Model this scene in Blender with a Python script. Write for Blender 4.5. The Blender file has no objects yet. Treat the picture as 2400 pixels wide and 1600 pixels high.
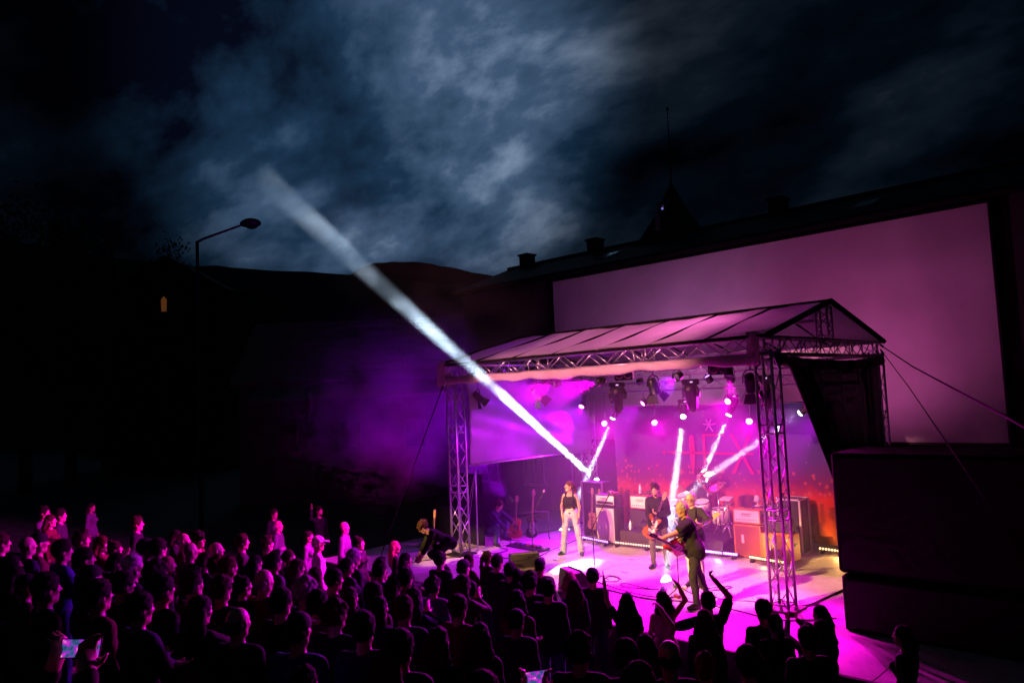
import bpy, math, random
import numpy as np
from mathutils import Vector, Matrix

# ---------------------------------------------------------------- camera
scene = bpy.context.scene
COL = scene.collection
R = math.radians
CAM = np.array([13.9076, -12.1809, 3.6931])
YAW, PITCH, ROLL, FPX = -0.77375, 0.0720, -0.0450, 1781.39
_cy, _sy, _cp, _sp = math.cos(YAW), math.sin(YAW), math.cos(PITCH), math.sin(PITCH)
_f = np.array([_sy * _cp, _cy * _cp, _sp]); _r = np.array([_cy, -_sy, 0.0]); _u = np.cross(_r, _f)
_c, _s = math.cos(ROLL), math.sin(ROLL)
CR, CU, CF = _c * _r + _s * _u, -_s * _r + _c * _u, _f
cam_data = bpy.data.cameras.new('camera')
cam_data.sensor_width = 36.0
cam_data.lens = FPX / 2400 * 36.0
cam_data.clip_end = 2000
cam_data.clip_start = 0.05
cam = bpy.data.objects.new('camera', cam_data)
COL.objects.link(cam)
cam.matrix_world = Matrix(((CR[0], CU[0], -CF[0], CAM[0]), (CR[1], CU[1], -CF[1], CAM[1]),
                           (CR[2], CU[2], -CF[2], CAM[2]), (0, 0, 0, 1)))
scene.camera = cam
scene.render.resolution_x, scene.render.resolution_y = 1024, 682

# ---------------------------------------------------------------- night sky: moonlit cloud
MOON = Vector(CR * (880 - 1200) / FPX - CU * (210 - 800) / FPX + CF).normalized()
world = bpy.data.worlds.new('World'); scene.world = world; world.use_nodes = True
nt = world.node_tree; N = nt.nodes; L = nt.links
for n in list(N): N.remove(n)
out = N.new('ShaderNodeOutputWorld'); bg = N.new('ShaderNodeBackground')
L.new(bg.outputs[0], out.inputs[0])
tc = N.new('ShaderNodeTexCoord')
sky = N.new('ShaderNodeTexSky'); sky.sky_type = 'NISHITA'; sky.sun_disc = False
sky.sun_elevation = R(-8); sky.sun_rotation = R(-48)
sx = N.new('ShaderNodeSeparateXYZ'); L.new(tc.outputs['Generated'], sx.inputs[0])
def wmath(op, a, b=None, c=None):
    m = N.new('ShaderNodeMath'); m.operation = op
    for i, v in enumerate((a, b, c)):
        if v is None: continue
        if isinstance(v, (int, float)): m.inputs[i].default_value = v
        else: L.new(v, m.inputs[i])
    return m.outputs[0]
zc = wmath('MAXIMUM', sx.outputs[2], 0.0)
den = wmath('ADD', zc, 0.42)
cx = N.new('ShaderNodeCombineXYZ')
L.new(wmath('DIVIDE', sx.outputs[0], den), cx.inputs[0]); L.new(wmath('DIVIDE', sx.outputs[1], den), cx.inputs[1])
mp = N.new('ShaderNodeMapping'); L.new(cx.outputs[0], mp.inputs[0]); mp.inputs['Location'].default_value = (-2.2, 1.1, 0.4)
mp.inputs['Rotation'].default_value = (0, 0, R(44)); mp.inputs['Scale'].default_value = (0.95, 1.35, 1)
n1 = N.new('ShaderNodeTexNoise'); n1.inputs['Scale'].default_value = 2.2; n1.inputs['Detail'].default_value = 9
n1.inputs['Roughness'].default_value = 0.56; n1.inputs['Distortion'].default_value = 0.12
L.new(mp.outputs[0], n1.inputs['Vector'])
dt = N.new('ShaderNodeVectorMath'); dt.operation = 'DOT_PRODUCT'
nrm = N.new('ShaderNodeVectorMath'); nrm.operation = 'NORMALIZE'; L.new(tc.outputs['Generated'], nrm.inputs[0])
L.new(nrm.outputs[0], dt.inputs[0]); dt.inputs[1].default_value = MOON
glow = N.new('ShaderNodeMapRange'); glow.interpolation_type = 'SMOOTHERSTEP'
glow.inputs[1].default_value = 0.935; glow.inputs[2].default_value = 0.993; glow.inputs[3].default_value = 0.075; glow.inputs[4].default_value = 1.0
L.new(dt.outputs['Value'], glow.inputs[0])
ramp = N.new('ShaderNodeValToRGB'); cr = ramp.color_ramp
cr.elements[0].position = 0.40; cr.elements[0].color = (0.0015, 0.0025, 0.009, 1)
cr.elements[1].position = 0.72; cr.elements[1].color = (0.21, 0.29, 0.43, 1)
e = cr.elements.new(0.525); e.color = (0.010, 0.032, 0.070, 1)
e = cr.elements.new(0.62); e.color = (0.050, 0.095, 0.175, 1)
n2 = N.new('ShaderNodeTexNoise'); n2.inputs['Scale'].default_value = 0.9; n2.inputs['Detail'].default_value = 3; n2.inputs['Distortion'].default_value = 0.3
L.new(mp.outputs[0], n2.inputs['Vector'])
L.new(wmath('ADD', n1.outputs['Fac'], wmath('MULTIPLY', wmath('SUBTRACT', n2.outputs['Fac'], 0.5), 0.55)), ramp.inputs[0])
vm = N.new('ShaderNodeVectorMath'); vm.operation = 'SCALE'; L.new(ramp.outputs[0], vm.inputs[0]); L.new(glow.outputs[0], vm.inputs['Scale'])
tw = N.new('ShaderNodeVectorMath'); tw.operation = 'SCALE'; L.new(sky.outputs[0], tw.inputs[0]); tw.inputs['Scale'].default_value = 0.01
ad = N.new('ShaderNodeVectorMath'); ad.operation = 'ADD'; L.new(vm.outputs[0], ad.inputs[0]); L.new(tw.outputs[0], ad.inputs[1])
L.new(ad.outputs[0], bg.inputs[0]); bg.inputs[1].default_value = 1.0
world.cycles.sampling_method = 'NONE'

# the moon behind the cloud: one very weak, very soft lamp
sun_data = bpy.data.lights.new('moonlight', 'SUN'); sun_data.energy = 0.004; sun_data.angle = R(20); sun_data.color = (0.7, 0.85, 1.0)
sun = bpy.data.objects.new('moonlight', sun_data); COL.objects.link(sun)
sun.rotation_euler = MOON.to_track_quat('Z', 'Y').to_euler()

scene.view_settings.view_transform = 'Standard'
scene.view_settings.look = 'None'
scene.view_settings.exposure = 0.0
scene.view_settings.gamma = 1.0
scene.view_settings.use_curve_mapping = False
cy = scene.cycles if hasattr(scene, 'cycles') else None
if cy:
    cy.use_denoising = True
    cy.max_bounces = 4; cy.diffuse_bounces = 2; cy.glossy_bounces = 2; cy.transmission_bounces = 3
    cy.use_adaptive_sampling = True; cy.adaptive_threshold = 0.03; cy.adaptive_min_samples = 16
    cy.transparent_max_bounces = 8; cy.volume_bounces = 0
    cy.sample_clamp_indirect = 4.0; cy.sample_clamp_direct = 0.0
    cy.volume_step_rate = 1.0; cy.volume_max_steps = 64
    cy.caustics_reflective = False; cy.caustics_refractive = False
    cy.use_light_tree = True
# ---------------------------------------------------------------- helpers
rng = np.random.RandomState(7); random.seed(7)
def ray(u, v):
    d = CR * (u - 1200) / FPX - CU * (v - 800) / FPX + CF
    return d
def on_z(u, v, z): d = ray(u, v); return CAM + d * (z - CAM[2]) / d[2]
def on_y(u, v, y): d = ray(u, v); return CAM + d * (y - CAM[1]) / d[1]
def on_x(u, v, x): d = ray(u, v); return CAM + d * (x - CAM[0]) / d[0]
def at_depth(u, v, dep): return CAM + ray(u, v) * dep
V = lambda *a: np.array(a, float)

_mats = {}
def mat(name, color, rough=0.6, metal=0.0, var=0.12, scale=14.0, bump=0.0, emit=None, estr=0.0, trans=0.0, alpha=1.0, spec=0.5, coords='Object', sub=0.0):
    if name in _mats: return _mats[name]
    m = bpy.data.materials.new(name); m.use_nodes = True
    t = m.node_tree; b = t.nodes['Principled BSDF']
    b.inputs['Roughness'].default_value = rough; b.inputs['Metallic'].default_value = metal
    b.inputs['Specular IOR Level'].default_value = spec
    c = (*color, 1.0)
    b.inputs['Base Color'].default_value = c
    if var > 0 or bump > 0:
        tcn = t.nodes.new('ShaderNodeTexCoord')
        nz = t.nodes.new('ShaderNodeTexNoise'); nz.inputs['Scale'].default_value = scale; nz.inputs['Detail'].default_value = 6
        t.links.new(tcn.outputs[coords], nz.inputs['Vector'])
        if var > 0:
            rp = t.nodes.new('ShaderNodeValToRGB')
            rp.color_ramp.elements[0].position = 0.3; rp.color_ramp.elements[1].position = 0.7
            rp.color_ramp.elements[0].color = (*[max(0, k * (1 - var * 1.6)) for k in color], 1)
            rp.color_ramp.elements[1].color = (*[min(1, k * (1 + var)) for k in color], 1)
            t.links.new(nz.outputs['Fac'], rp.inputs[0]); t.links.new(rp.outputs[0], b.inputs['Base Color'])
            mr = t.nodes.new('ShaderNodeMapRange'); mr.inputs[3].default_value = max(0.02, rough - 0.12); mr.inputs[4].default_value = min(1, rough + 0.12)
            t.links.new(nz.outputs['Fac'], mr.inputs[0]); t.links.new(mr.outputs[0], b.inputs['Roughness'])
        if bump > 0:
            bp = t.nodes.new('ShaderNodeBump'); bp.inputs['Strength'].default_value = bump; bp.inputs['Distance'].default_value = 0.02
            t.links.new(nz.outputs['Fac'], bp.inputs['Height']); t.links.new(bp.outputs[0], b.inputs['Normal'])
    if emit is not None:
        b.inputs['Emission Color'].default_value = (*emit, 1); b.inputs['Emission Strength'].default_value = estr
        m.cycles.emission_sampling = 'NONE'
    if trans > 0:      # cloth that lets light through
        tr = t.nodes.new('ShaderNodeBsdfTranslucent'); tr.inputs[0].default_value = c
        mx = t.nodes.new('ShaderNodeMixShader'); mx.inputs[0].default_value = trans
        t.links.new(b.outputs[0], mx.inputs[1]); t.links.new(tr.outputs[0], mx.inputs[2])
        t.links.new(mx.outputs[0], t.nodes['Material Output'].inputs[0])
    if alpha < 1:
        src = t.nodes['Material Output'].inputs[0].links[0].from_socket
        tp = t.nodes.new('ShaderNodeBsdfTransparent'); mx = t.nodes.new('ShaderNodeMixShader'); mx.inputs[0].default_value = alpha
        t.links.new(tp.outputs[0], mx.inputs[1]); t.links.new(src, mx.inputs[2]); t.links.new(mx.outputs[0], t.nodes['Material Output'].inputs[0])
    _mats[name] = m
    return m

def thing(name, label, cat, loc=(0, 0, 0), rotz=0.0, group=None):
    o = bpy.data.objects.new(name, None); COL.objects.link(o); o.empty_display_size = 0.1
    o.location = loc; o.rotation_euler = (0, 0, rotz)
    o['label'] = label; o['category'] = cat
    if group: o['group'] = group
    return o
def tag(o, label, cat, group=None, kind=None):
    if label: o['label'] = label
    if cat: o['category'] = cat
    if group: o['group'] = group
    if kind: o['kind'] = kind
    return o
def root_of(o):
    while o.parent: o = o.parent
    return o
def to_local(parent, P):
    """world points -> the frame of the thing that carries this part (parts have identity transforms)"""
    r = root_of(parent); c, s = math.cos(-r.rotation_euler[2]), math.sin(-r.rotation_euler[2])
    Q = np.asarray(P, float) - np.array(r.location)
    return np.stack([Q[:, 0] * c - Q[:, 1] * s, Q[:, 0] * s + Q[:, 1] * c, Q[:, 2]], 1)

def mesh_obj(name, verts, faces, material, parent=None, smooth=False):
    me = bpy.data.meshes.new(name)
    me.from_pydata([tuple(v) for v in verts], [], [tuple(f) for f in faces])
    me.update()
    if smooth:
        me.polygons.foreach_set('use_smooth', [True] * len(me.polygons))
    o = bpy.data.objects.new(name, me); COL.objects.link(o)
    if material is not None: me.materials.append(material)
    if parent is not None: o.parent = parent
    return o

def frame(d):
    d = np.asarray(d, float); d = d / (np.linalg.norm(d) + 1e-12)
    a = V(0, 0, 1) if abs(d[2]) < 0.9 else V(1, 0, 0)
    x = np.cross(a, d); x /= np.linalg.norm(x)
    return x, np.cross(d, x), d

class MB:
    def __init__(s): s.v = []; s.f = []
    def add(s, vs, fs):
        o = len(s.v); s.v += [tuple(map(float, q)) for q in vs]; s.f += [tuple(i + o for i in f) for f in fs]; return s
    def box(s, c, size, rz=0.0, rx=0.0, ry=0.0, bev=0.0, taper=1.0):
        hx, hy, hz = [k / 2 for k in size]
        if bev <= 0:
            P = [(x, y, z) for z in (-hz, hz) for x, y in ((-hx, -hy), (hx, -hy), (hx, hy), (-hx, hy))]
            F = [(3, 2, 1, 0), (4, 5, 6, 7), (0, 1, 5, 4), (1, 2, 6, 5), (2, 3, 7, 6), (3, 0, 4, 7)]
        else:
            b = min(bev, hx * .9, hy * .9, hz * .9)
            P = []; F = []
            ring = [(-hx + b, -hy), (hx - b, -hy), (hx, -hy + b), (hx, hy - b), (hx - b, hy), (-hx + b, hy), (-hx, hy - b), (-hx, -hy + b)]
            ins = [(x * (hx - b) / hx if abs(x) > hx - b - 1e-9 else x, y * (hy - b) / hy if abs(y) > hy - b - 1e-9 else y) for x, y in ring]
            for z, rr in ((-hz, ins), (-hz + b, ring), (hz - b, ring), (hz, ins)):
                P += [(x, y, z) for x, y in rr]
            for k in range(3):
                for i in range(8):
                    j = (i + 1) % 8; F.append((k * 8 + i, k * 8 + j, k * 8 + 8 + j, k * 8 + 8 + i))
            F.append(tuple(range(7, -1, -1))); F.append(tuple(range(24, 32)))
        P = np.array(P, float)
        if taper != 1.0:
            k = np.where(P[:, 2] > 0, taper, 1.0); P[:, 0] *= k; P[:, 1] *= k
        M = np.array(Matrix.Rotation(rz, 3, 'Z') @ Matrix.Rotation(ry, 3, 'Y') @ Matrix.Rotation(rx, 3, 'X'))
        return s.add(P @ M.T + np.asarray(c, float), F)
    def tube(s, a, b, r, n=8, r2=None, cap=True):
        a = np.asarray(a, float); b = np.asarray(b, float); r2 = r if r2 is None else r2
        x, y, _ = frame(b - a); P = []; F = []
        for q, rr in ((a, r), (b, r2)):
            for i in range(n):
                t = 2 * math.pi * i / n; P.append(q + (x * math.cos(t) + y * math.sin(t)) * rr)
        for i in range(n): j = (i + 1) % n; F.append((i, j, n + j, n + i))
        if cap: F.append(tuple(range(n - 1, -1, -1))); F.append(tuple(range(n, 2 * n)))
        return s.add(P, F)
    def path(s, pts, r, n=6):
        pts = [np.asarray(p, float) for p in pts]; P = []; F = []; m = len(pts); px = None
        for k, p in enumerate(pts):
            d = pts[min(k + 1, m - 1)] - pts[max(k - 1, 0)]
            d = d / (np.linalg.norm(d) + 1e-9)
            if px is None: x, y, _ = frame(d)
            else:
                x = px - d * np.dot(px, d); x /= (np.linalg.norm(x) + 1e-9); y = np.cross(d, x)
            px = x
            rr = r[k] if hasattr(r, '__len__') else r
            for i in range(n):
                t = 2 * math.pi * i / n; P.append(p + (x * math.cos(t) + y * math.sin(t)) * rr)
        for k in range(m - 1):
            for i in range(n): j = (i + 1) % n; F.append((k * n + i, k * n + j, k * n + n + j, k * n + n + i))
        F.append(tuple(range(n - 1, -1, -1))); F.append(tuple(range((m - 1) * n, m * n)))
        return s.add(P, F)
    def lathe(s, prof, o=(0, 0, 0), axis=(0, 0, 1), n=16, closed=False):
        x, y, d = frame(axis); o = np.asarray(o, float); P = []; F = []; m = len(prof)
        for r, h in prof:
            for i in range(n):
                t = 2 * math.pi * i / n; P.append(o + d * h + (x * math.cos(t) + y * math.sin(t)) * max(r, 1e-4))
        for k in range(m - 1):
            for i in range(n): j = (i + 1) % n; F.append((k * n + i, k * n + j, k * n + n + j, k * n + n + i))
        if not closed:
            F.append(tuple(range(n - 1, -1, -1))); F.append(tuple(range((m - 1) * n, m * n)))
        return s.add(P, F)
    def prism(s, outline, o, ex, ey, ez, th):
        """2D outline in the plane ex,ey at o, thickness th along ez (centred)"""
        o, ex, ey, ez = [np.asarray(k, float) for k in (o, ex, ey, ez)]
        n = len(outline); P = [o + ex * a + ey * b + ez * (-th / 2) for a, b in outline] + [o + ex * a + ey * b + ez * (th / 2) for a, b in outline]
        F = [tuple(range(n - 1, -1, -1)), tuple(range(n, 2 * n))] + [(i, (i + 1) % n, n + (i + 1) % n, n + i) for i in range(n)]
        return s.add(P, F)
    def grid(s, fn, nu, nv):
        P = [fn(i / nu, j / nv) for j in range(nv + 1) for i in range(nu + 1)]
        F = [(j * (nu + 1) + i, j * (nu + 1) + i + 1, (j + 1) * (nu + 1) + i + 1, (j + 1) * (nu + 1) + i) for j in range(nv) for i in range(nu)]
        return s.add(P, F)
    def build(s, name, material, parent=None, smooth=False, world=True, bevel=0.0, solid=0.0):
        P = np.array(s.v, float)
        if parent is not None and world: P = to_local(parent, P)
        o = mesh_obj(name, P, s.f, material, parent, smooth)
        if solid > 0:
            md = o.modifiers.new('thickness', 'SOLIDIFY'); md.thickness = solid; md.offset = 0
        if bevel > 0:
            md = o.modifiers.new('bevel', 'BEVEL'); md.width = bevel; md.segments = 2; md.limit_method = 'ANGLE'
        return o

def copy_tree(o, parent=None):
    c = o.copy(); COL.objects.link(c); c.parent = parent
    for ch in list(o.children): copy_tree(ch, c)
    return c

def spot(name, loc, target, watts, color, deg, blend=0.3, radius=0.06, parent=None):
    ld = bpy.data.lights.new(name, 'SPOT'); ld.energy = watts; ld.color = color; ld.spot_size = R(deg); ld.spot_blend = blend; ld.shadow_soft_size = radius
    o = bpy.data.objects.new(name, ld); COL.objects.link(o)
    d = Vector(np.asarray(target, float) - np.asarray(loc, float))
    q = d.to_track_quat('-Z', 'Y')
    if parent is not None:
        r = root_of(parent); o.parent = parent
        loc = to_local(parent, [loc])[0]
        q = Matrix.Rotation(-r.rotation_euler[2], 3, 'Z').to_quaternion() @ q
    o.location = loc; o.rotation_mode = 'QUATERNION'; o.rotation_quaternion = q
    return o

# ---------------------------------------------------------------- smooth solid figures (signed distance -> surface nets)
class SDF:
    def __init__(s, vox=0.01): s.p = []; s.vox = vox
    def cone(s, a, b, r1, r2=None, k=0.02, sub=False):
        s.p.append(('c', np.asarray(a, float), np.asarray(b, float), r1, r1 if r2 is None else r2, k, sub)); return s
    def ell(s, c, r, rot=None, k=0.02, sub=False):
        s.p.append(('e', np.asarray(c, float), np.asarray(r, float), rot, None, k, sub)); return s
    def mesh(s, noise=0.0, nscale=12.0, clip=None):
        h = s.vox; lo = np.full(3, 1e9); hi = -lo
        for q in s.p:
            if q[6]: continue
            if q[0] == 'c':
                rr = max(q[3], q[4]); lo = np.minimum(lo, np.minimum(q[1], q[2]) - rr); hi = np.maximum(hi, np.maximum(q[1], q[2]) + rr)
            else:
                rr = q[2].max(); lo = np.minimum(lo, q[1] - rr); hi = np.maximum(hi, q[1] + rr)
        lo -= 3 * h + 0.015; hi += 3 * h + 0.015
        n = np.ceil((hi - lo) / h).astype(int) + 1
        F = np.full(n, 0.2, np.float32)
        for q in s.p:
            k = q[5]; m = k + 2.5 * h
            if q[0] == 'c':
                rr = max(q[3], q[4]); a = np.minimum(q[1], q[2]) - rr - m; b = np.maximum(q[1], q[2]) + rr + m
            else:
                rr = q[2].max(); a = q[1] - rr - m; b = q[1] + rr + m
            i0 = np.maximum(0, np.floor((a - lo) / h).astype(int)); i1 = np.minimum(n, np.ceil((b - lo) / h).astype(int) + 1)
            if (i1 <= i0).any(): continue
            X, Y, Z = np.meshgrid(*[(lo[d] + h * np.arange(i0[d], i1[d])).astype(np.float32) for d in range(3)], indexing='ij')
            if q[0] == 'c':
                A, B = q[1], q[2]; ab = B - A; L2 = float(ab @ ab) + 1e-12
                t = np.clip(((X - A[0]) * ab[0] + (Y - A[1]) * ab[1] + (Z - A[2]) * ab[2]) / L2, 0, 1)
                D = np.sqrt((X - A[0] - t * ab[0]) ** 2 + (Y - A[1] - t * ab[1]) ** 2 + (Z - A[2] - t * ab[2]) ** 2) - (q[3] + (q[4] - q[3]) * t)
            else:
                x, y, z = X - q[1][0], Y - q[1][1], Z - q[1][2]
                if q[3] is not None:
                    Mx = q[3]; x, y, z = Mx[0, 0] * x + Mx[1, 0] * y + Mx[2, 0] * z, Mx[0, 1] * x + Mx[1, 1] * y + Mx[2, 1] * z, Mx[0, 2] * x + Mx[1, 2] * y + Mx[2, 2] * z
                r = q[2]; k0 = np.sqrt((x / r[0]) ** 2 + (y / r[1]) ** 2 + (z / r[2]) ** 2) + 1e-6
                k1 = np.sqrt((x / r[0] ** 2) ** 2 + (y / r[1] ** 2) ** 2 + (z / r[2] ** 2) ** 2) + 1e-6
                D = k0 * (k0 - 1) / k1
            sl = tuple(slice(i0[d], i1[d]) for d in range(3)); G = F[sl]
            if q[6]:
                D = -D; hh = np.clip(0.5 - 0.5 * (G - D) / k, 0, 1); F[sl] = G * (1 - hh) + D * hh + k * hh * (1 - hh)
            else:
                hh = np.clip(0.5 + 0.5 * (G - D) / k, 0, 1); F[sl] = G * (1 - hh) + D * hh - k * hh * (1 - hh)
        if clip is not None or noise > 0:
            X, Y, Z = np.meshgrid(*[(lo[d] + h * np.arange(n[d])).astype(np.float32) for d in range(3)], indexing='ij')
            if noise > 0:
                w = nscale
                F += noise * (np.sin(X * w + 1.7 * np.sin(Z * w * .7)) * np.sin(Y * w * 1.1 + 1.3 * np.sin(X * w * .6)) + 0.7 * np.sin(Z * w * 1.6 + 2.1 * np.sin((X + Y) * w * .8)))
            if clip is not None:
                for (pn, pd) in clip:     # keep points with n.p <= d
                    F = np.maximum(F, X * pn[0] + Y * pn[1] + Z * pn[2] - pd)
        F[0], F[-1] = 0.1, 0.1; F[:, 0], F[:, -1] = 0.1, 0.1; F[:, :, 0], F[:, :, -1] = 0.1, 0.1
        return surface_nets(F, lo, h)

def surface_nets(F, lo, h):
    ins = F < 0
    n = F.shape; c = np.zeros([k - 1 for k in n], np.int8); offs = [(i, j, k) for i in (0, 1) for j in (0, 1) for k in (0, 1)]
    for o in offs: c += ins[o[0]:n[0] - 1 + o[0], o[1]:n[1] - 1 + o[1], o[2]:n[2] - 1 + o[2]]
    act = (c > 0) & (c < 8); idx = np.argwhere(act); vid = np.full(act.shape, -1, np.int64); vid[act] = np.arange(len(idx))
    val = {o: F[idx[:, 0] + o[0], idx[:, 1] + o[1], idx[:, 2] + o[2]] for o in offs}
    acc = np.zeros((len(idx), 3)); cnt = np.zeros(len(idx))
    for a in offs:
        for d in range(3):
            if a[d] == 0:
                b = list(a); b[d] = 1; b = tuple(b); va, vb = val[a], val[b]; cr = (va < 0) != (vb < 0)
                t = np.where(cr, va / (va - vb + 1e-20 * (va == vb)), 0); p = np.tile(np.array(a, float), (len(idx), 1)); p[:, d] += t
                acc[cr] += p[cr]; cnt[cr] += 1
    P = lo + h * (idx + acc / np.maximum(cnt, 1)[:, None])
    quads = []
    for d in range(3):
        e, g = (d + 1) % 3, (d + 2) % 3
        sa = [slice(None)] * 3; sb = [slice(None)] * 3; sa[d] = slice(0, -1); sb[d] = slice(1, None)
        A, B = ins[tuple(sa)], ins[tuple(sb)]; q = np.argwhere(A != B)
        q = q[(q[:, e] > 0) & (q[:, g] > 0) & (q[:, e] < n[e] - 1) & (q[:, g] < n[g] - 1)]
        fl = A[q[:, 0], q[:, 1], q[:, 2]]
        def vv(de, dg):
            r = q.copy(); r[:, e] -= de; r[:, g] -= dg; return vid[r[:, 0], r[:, 1], r[:, 2]]
        Q = np.stack([vv(1, 1), vv(0, 1), vv(0, 0), vv(1, 0)], 1); Q[~fl] = Q[~fl][:, ::-1]; quads.append(Q)
    Q = np.concatenate(quads); Q = Q[(Q >= 0).all(1)]
    return P, Q

def np_mesh(name, P, Q, material=None, smooth=True):
    me = bpy.data.meshes.new(name); me.vertices.add(len(P)); me.vertices.foreach_set('co', np.asarray(P, np.float32).ravel())
    me.loops.add(Q.size); me.loops.foreach_set('vertex_index', Q.astype(np.int32).ravel())
    me.polygons.add(len(Q)); me.polygons.foreach_set('loop_start', np.arange(0, Q.size, Q.shape[1], dtype=np.int32))
    me.polygons.foreach_set('use_smooth', np.full(len(Q), smooth))
    me.update(calc_edges=True); me.validate()
    if material is not None: me.materials.append(material)
    return me
# ---------------------------------------------------------------- people
def rotm(pitch=0, yaw=0, roll=0):
    return np.array(Matrix.Rotation(yaw, 3, 'Z') @ Matrix.Rotation(-pitch, 3, 'X') @ Matrix.Rotation(roll, 3, 'Y'))
def unit(v): v = np.asarray(v, float); return v / (np.linalg.norm(v) + 1e-9)

class Fig:
    """A posed figure in its own frame: feet at z=0, facing +Y, right hand towards +X."""
    def __init__(s, sex='m', pelvis=(0, 0, .955), lean=(0, 0, 0), head=(0, 0, 0), armL=((-.16, -.03, -1), (-.02, .25, -1)), armR=((.16, -.03, -1), (.02, .25, -1)),
                 legL=((-.03, .05, -1), (-.02, -.06, -1)), legR=((.03, .05, -1), (.02, -.06, -1)), footL=-.15, footR=.15, handL='relax', handR='relax', hdL=None, hdR=None, build=1.0, belly=0.0, footpitch=(0, 0)):
        f = sex == 'f'; s.sex = sex; s.b = build; s.belly = belly
        s.T = rotm(*lean); s.P = V(*pelvis)
        tor = lambda v: s.P + s.T @ V(*v)
        sh = .145 if f else .168
        s.chest = tor((0, 0, .31)); s.neck = tor((0, -.012, .505)); s.shL = tor((-sh, -.01, .435)); s.shR = tor((sh, -.01, .435))
        s.Hm = rotm(*head); s.H = s.neck + unit(s.neck - s.P) * .075 + s.Hm @ V(0, .018, .075)
        ua, fa = (.27, .235) if f else (.29, .255)
        s.elL = s.shL + unit(armL[0]) * ua; s.wrL = s.elL + unit(armL[1]) * fa
        s.elR = s.shR + unit(armR[0]) * ua; s.wrR = s.elR + unit(armR[1]) * fa
        s.hdL = unit(hdL if hdL is not None else armL[1]); s.hdR = unit(hdR if hdR is not None else armR[1])
        s.haL, s.haR = handL, handR
        s.hipL = s.P + V(-.092, 0, -.03); s.hipR = s.P + V(.092, 0, -.03)
        s.knL = s.hipL + unit(legL[0]) * .425; s.anL = s.knL + unit(legL[1]) * .42
        s.knR = s.hipR + unit(legR[0]) * .425; s.anR = s.knR + unit(legR[1]) * .42
        s.fL = rotm(footpitch[0], -footL); s.fR = rotm(footpitch[1], -footR)
    def drop(s):      # z of the lowest sole
        return min((s.anL + s.fL @ V(0, .14, -.075))[2], (s.anR + s.fR @ V(0, .14, -.075))[2], (s.anL + s.fL @ V(0, -.05, -.075))[2], (s.anR + s.fR @ V(0, -.05, -.075))[2]) - .012
    def torso(s, S, g=0.0, low=True):
        b = s.b; f = s.sex == 'f'; t = lambda v: s.P + s.T @ V(*v)
        S.cone(s.P + V(-.065, -.005, -.02), s.P + V(.065, -.005, -.02), .104 * b + g, k=.04)
        S.cone(t((-.05, .0, .10)), t((.05, 0, .10)), (.080 if f else .096) * b + g + s.belly * .3, k=.05)
        if s.belly: S.ell(t((0, .06, .10)), (.13, .10 + s.belly, .14), s.T, k=.05)
        S.cone(t((-.062, 0, .24)), t((.062, 0, .24)), (.084 if f else .098) * b + g, k=.05)
        S.cone(t((-.072, -.005, .35)), t((.072, -.005, .35)), (.082 if f else .096) * b + g, k=.05)
        if f:
            for q in (-1, 1): S.ell(t((q * .07, .085, .31)), (.062 + g, .055 + g, .06 + g), s.T, k=.025)
        S.cone(t((-.02, -.015, .455)), s.shL + s.T @ V(.02, 0, .0), .050 + g, .050 + g, k=.03)
        S.cone(t((.02, -.015, .455)), s.shR + s.T @ V(-.02, 0, .0), .050 + g, .050 + g, k=.03)
    def arm(s, S, side, g=0.0, t1=1.0, k=.016):
        f = s.sex == 'f'; a, e, w = (s.shL, s.elL, s.wrL) if side < 0 else (s.shR, s.elR, s.wrR); q = .86 if f else 1.0
        if t1 <= 1.0 and t1 < .999:
            S.cone(a, a + (e - a) * t1, .052 * q + g, .050 * q + g * 1.5, k=k)
        else:
            S.cone(a, e, .052 * q + g, .040 * q + g, k=k)
            t2 = min(1.0, t1 - 1.0)
            if t2 > 0: S.cone(e, e + (w - e) * t2, .043 * q + g, (.043 - .014 * t2) * q + g, k=k)
    def hand(s, S, side):
        w, d, mode, e = (s.wrL, s.hdL, s.haL, s.elL) if side < 0 else (s.wrR, s.hdR, s.haR, s.elR)
        a = unit(V(0, 1, 0.15) - d * (V(0, 1, .15) @ d)) if abs(d[1]) < .9 else unit(V(0, 0, 1) - d * d[2])
        n = unit(np.cross(d, a)) * (-side)          # palm faces inwards; a = thumb side
        rot = np.stack([a, n, d], 1); q = .9 if s.sex == 'f' else 1.0
        S.cone(w - d * .01, w + d * .03, .027 * q, .024 * q, k=.02)
        S.ell(w + d * .06, (.040 * q, .017, .048 * q), rot, k=.015)
        for i, (o, ln) in enumerate(((.030, .072), (.011, .080), (-.009, .075), (-.028, .060))):
            b0 = w + d * (.095 - .005 * abs(i - 1.3)) + a * o; sp = a * o * (1.0 if mode in ('open',) else .35)
            cu = {'relax': .35, 'fist': 1.35, 'grip': .95, 'open': .05, 'flat': .1}[mode]
            d1 = unit(d * math.cos(cu * .6) + n * math.sin(cu * .6) + sp); d2 = unit(d * math.cos(cu * 1.5) + n * math.sin(cu * 1.5) + sp)
            m = b0 + d1 * ln * .5 * q; S.cone(b0 - d * .02, m, .0095, .0088, k=.008); S.cone(m, m + d2 * ln * .5 * q, .0088, .0075, k=.006)
        th = unit(a * .85 + d * .6 + n * (.5 if mode in ('fist', 'grip') else .15)); b0 = w + d * .025 + a * .022
        m = b0 + th * .042; S.cone(b0, m, .0125, .0105, k=.01); S.cone(m, m + unit(th + d * .8) * .03, .0105, .0085, k=.006)
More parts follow.
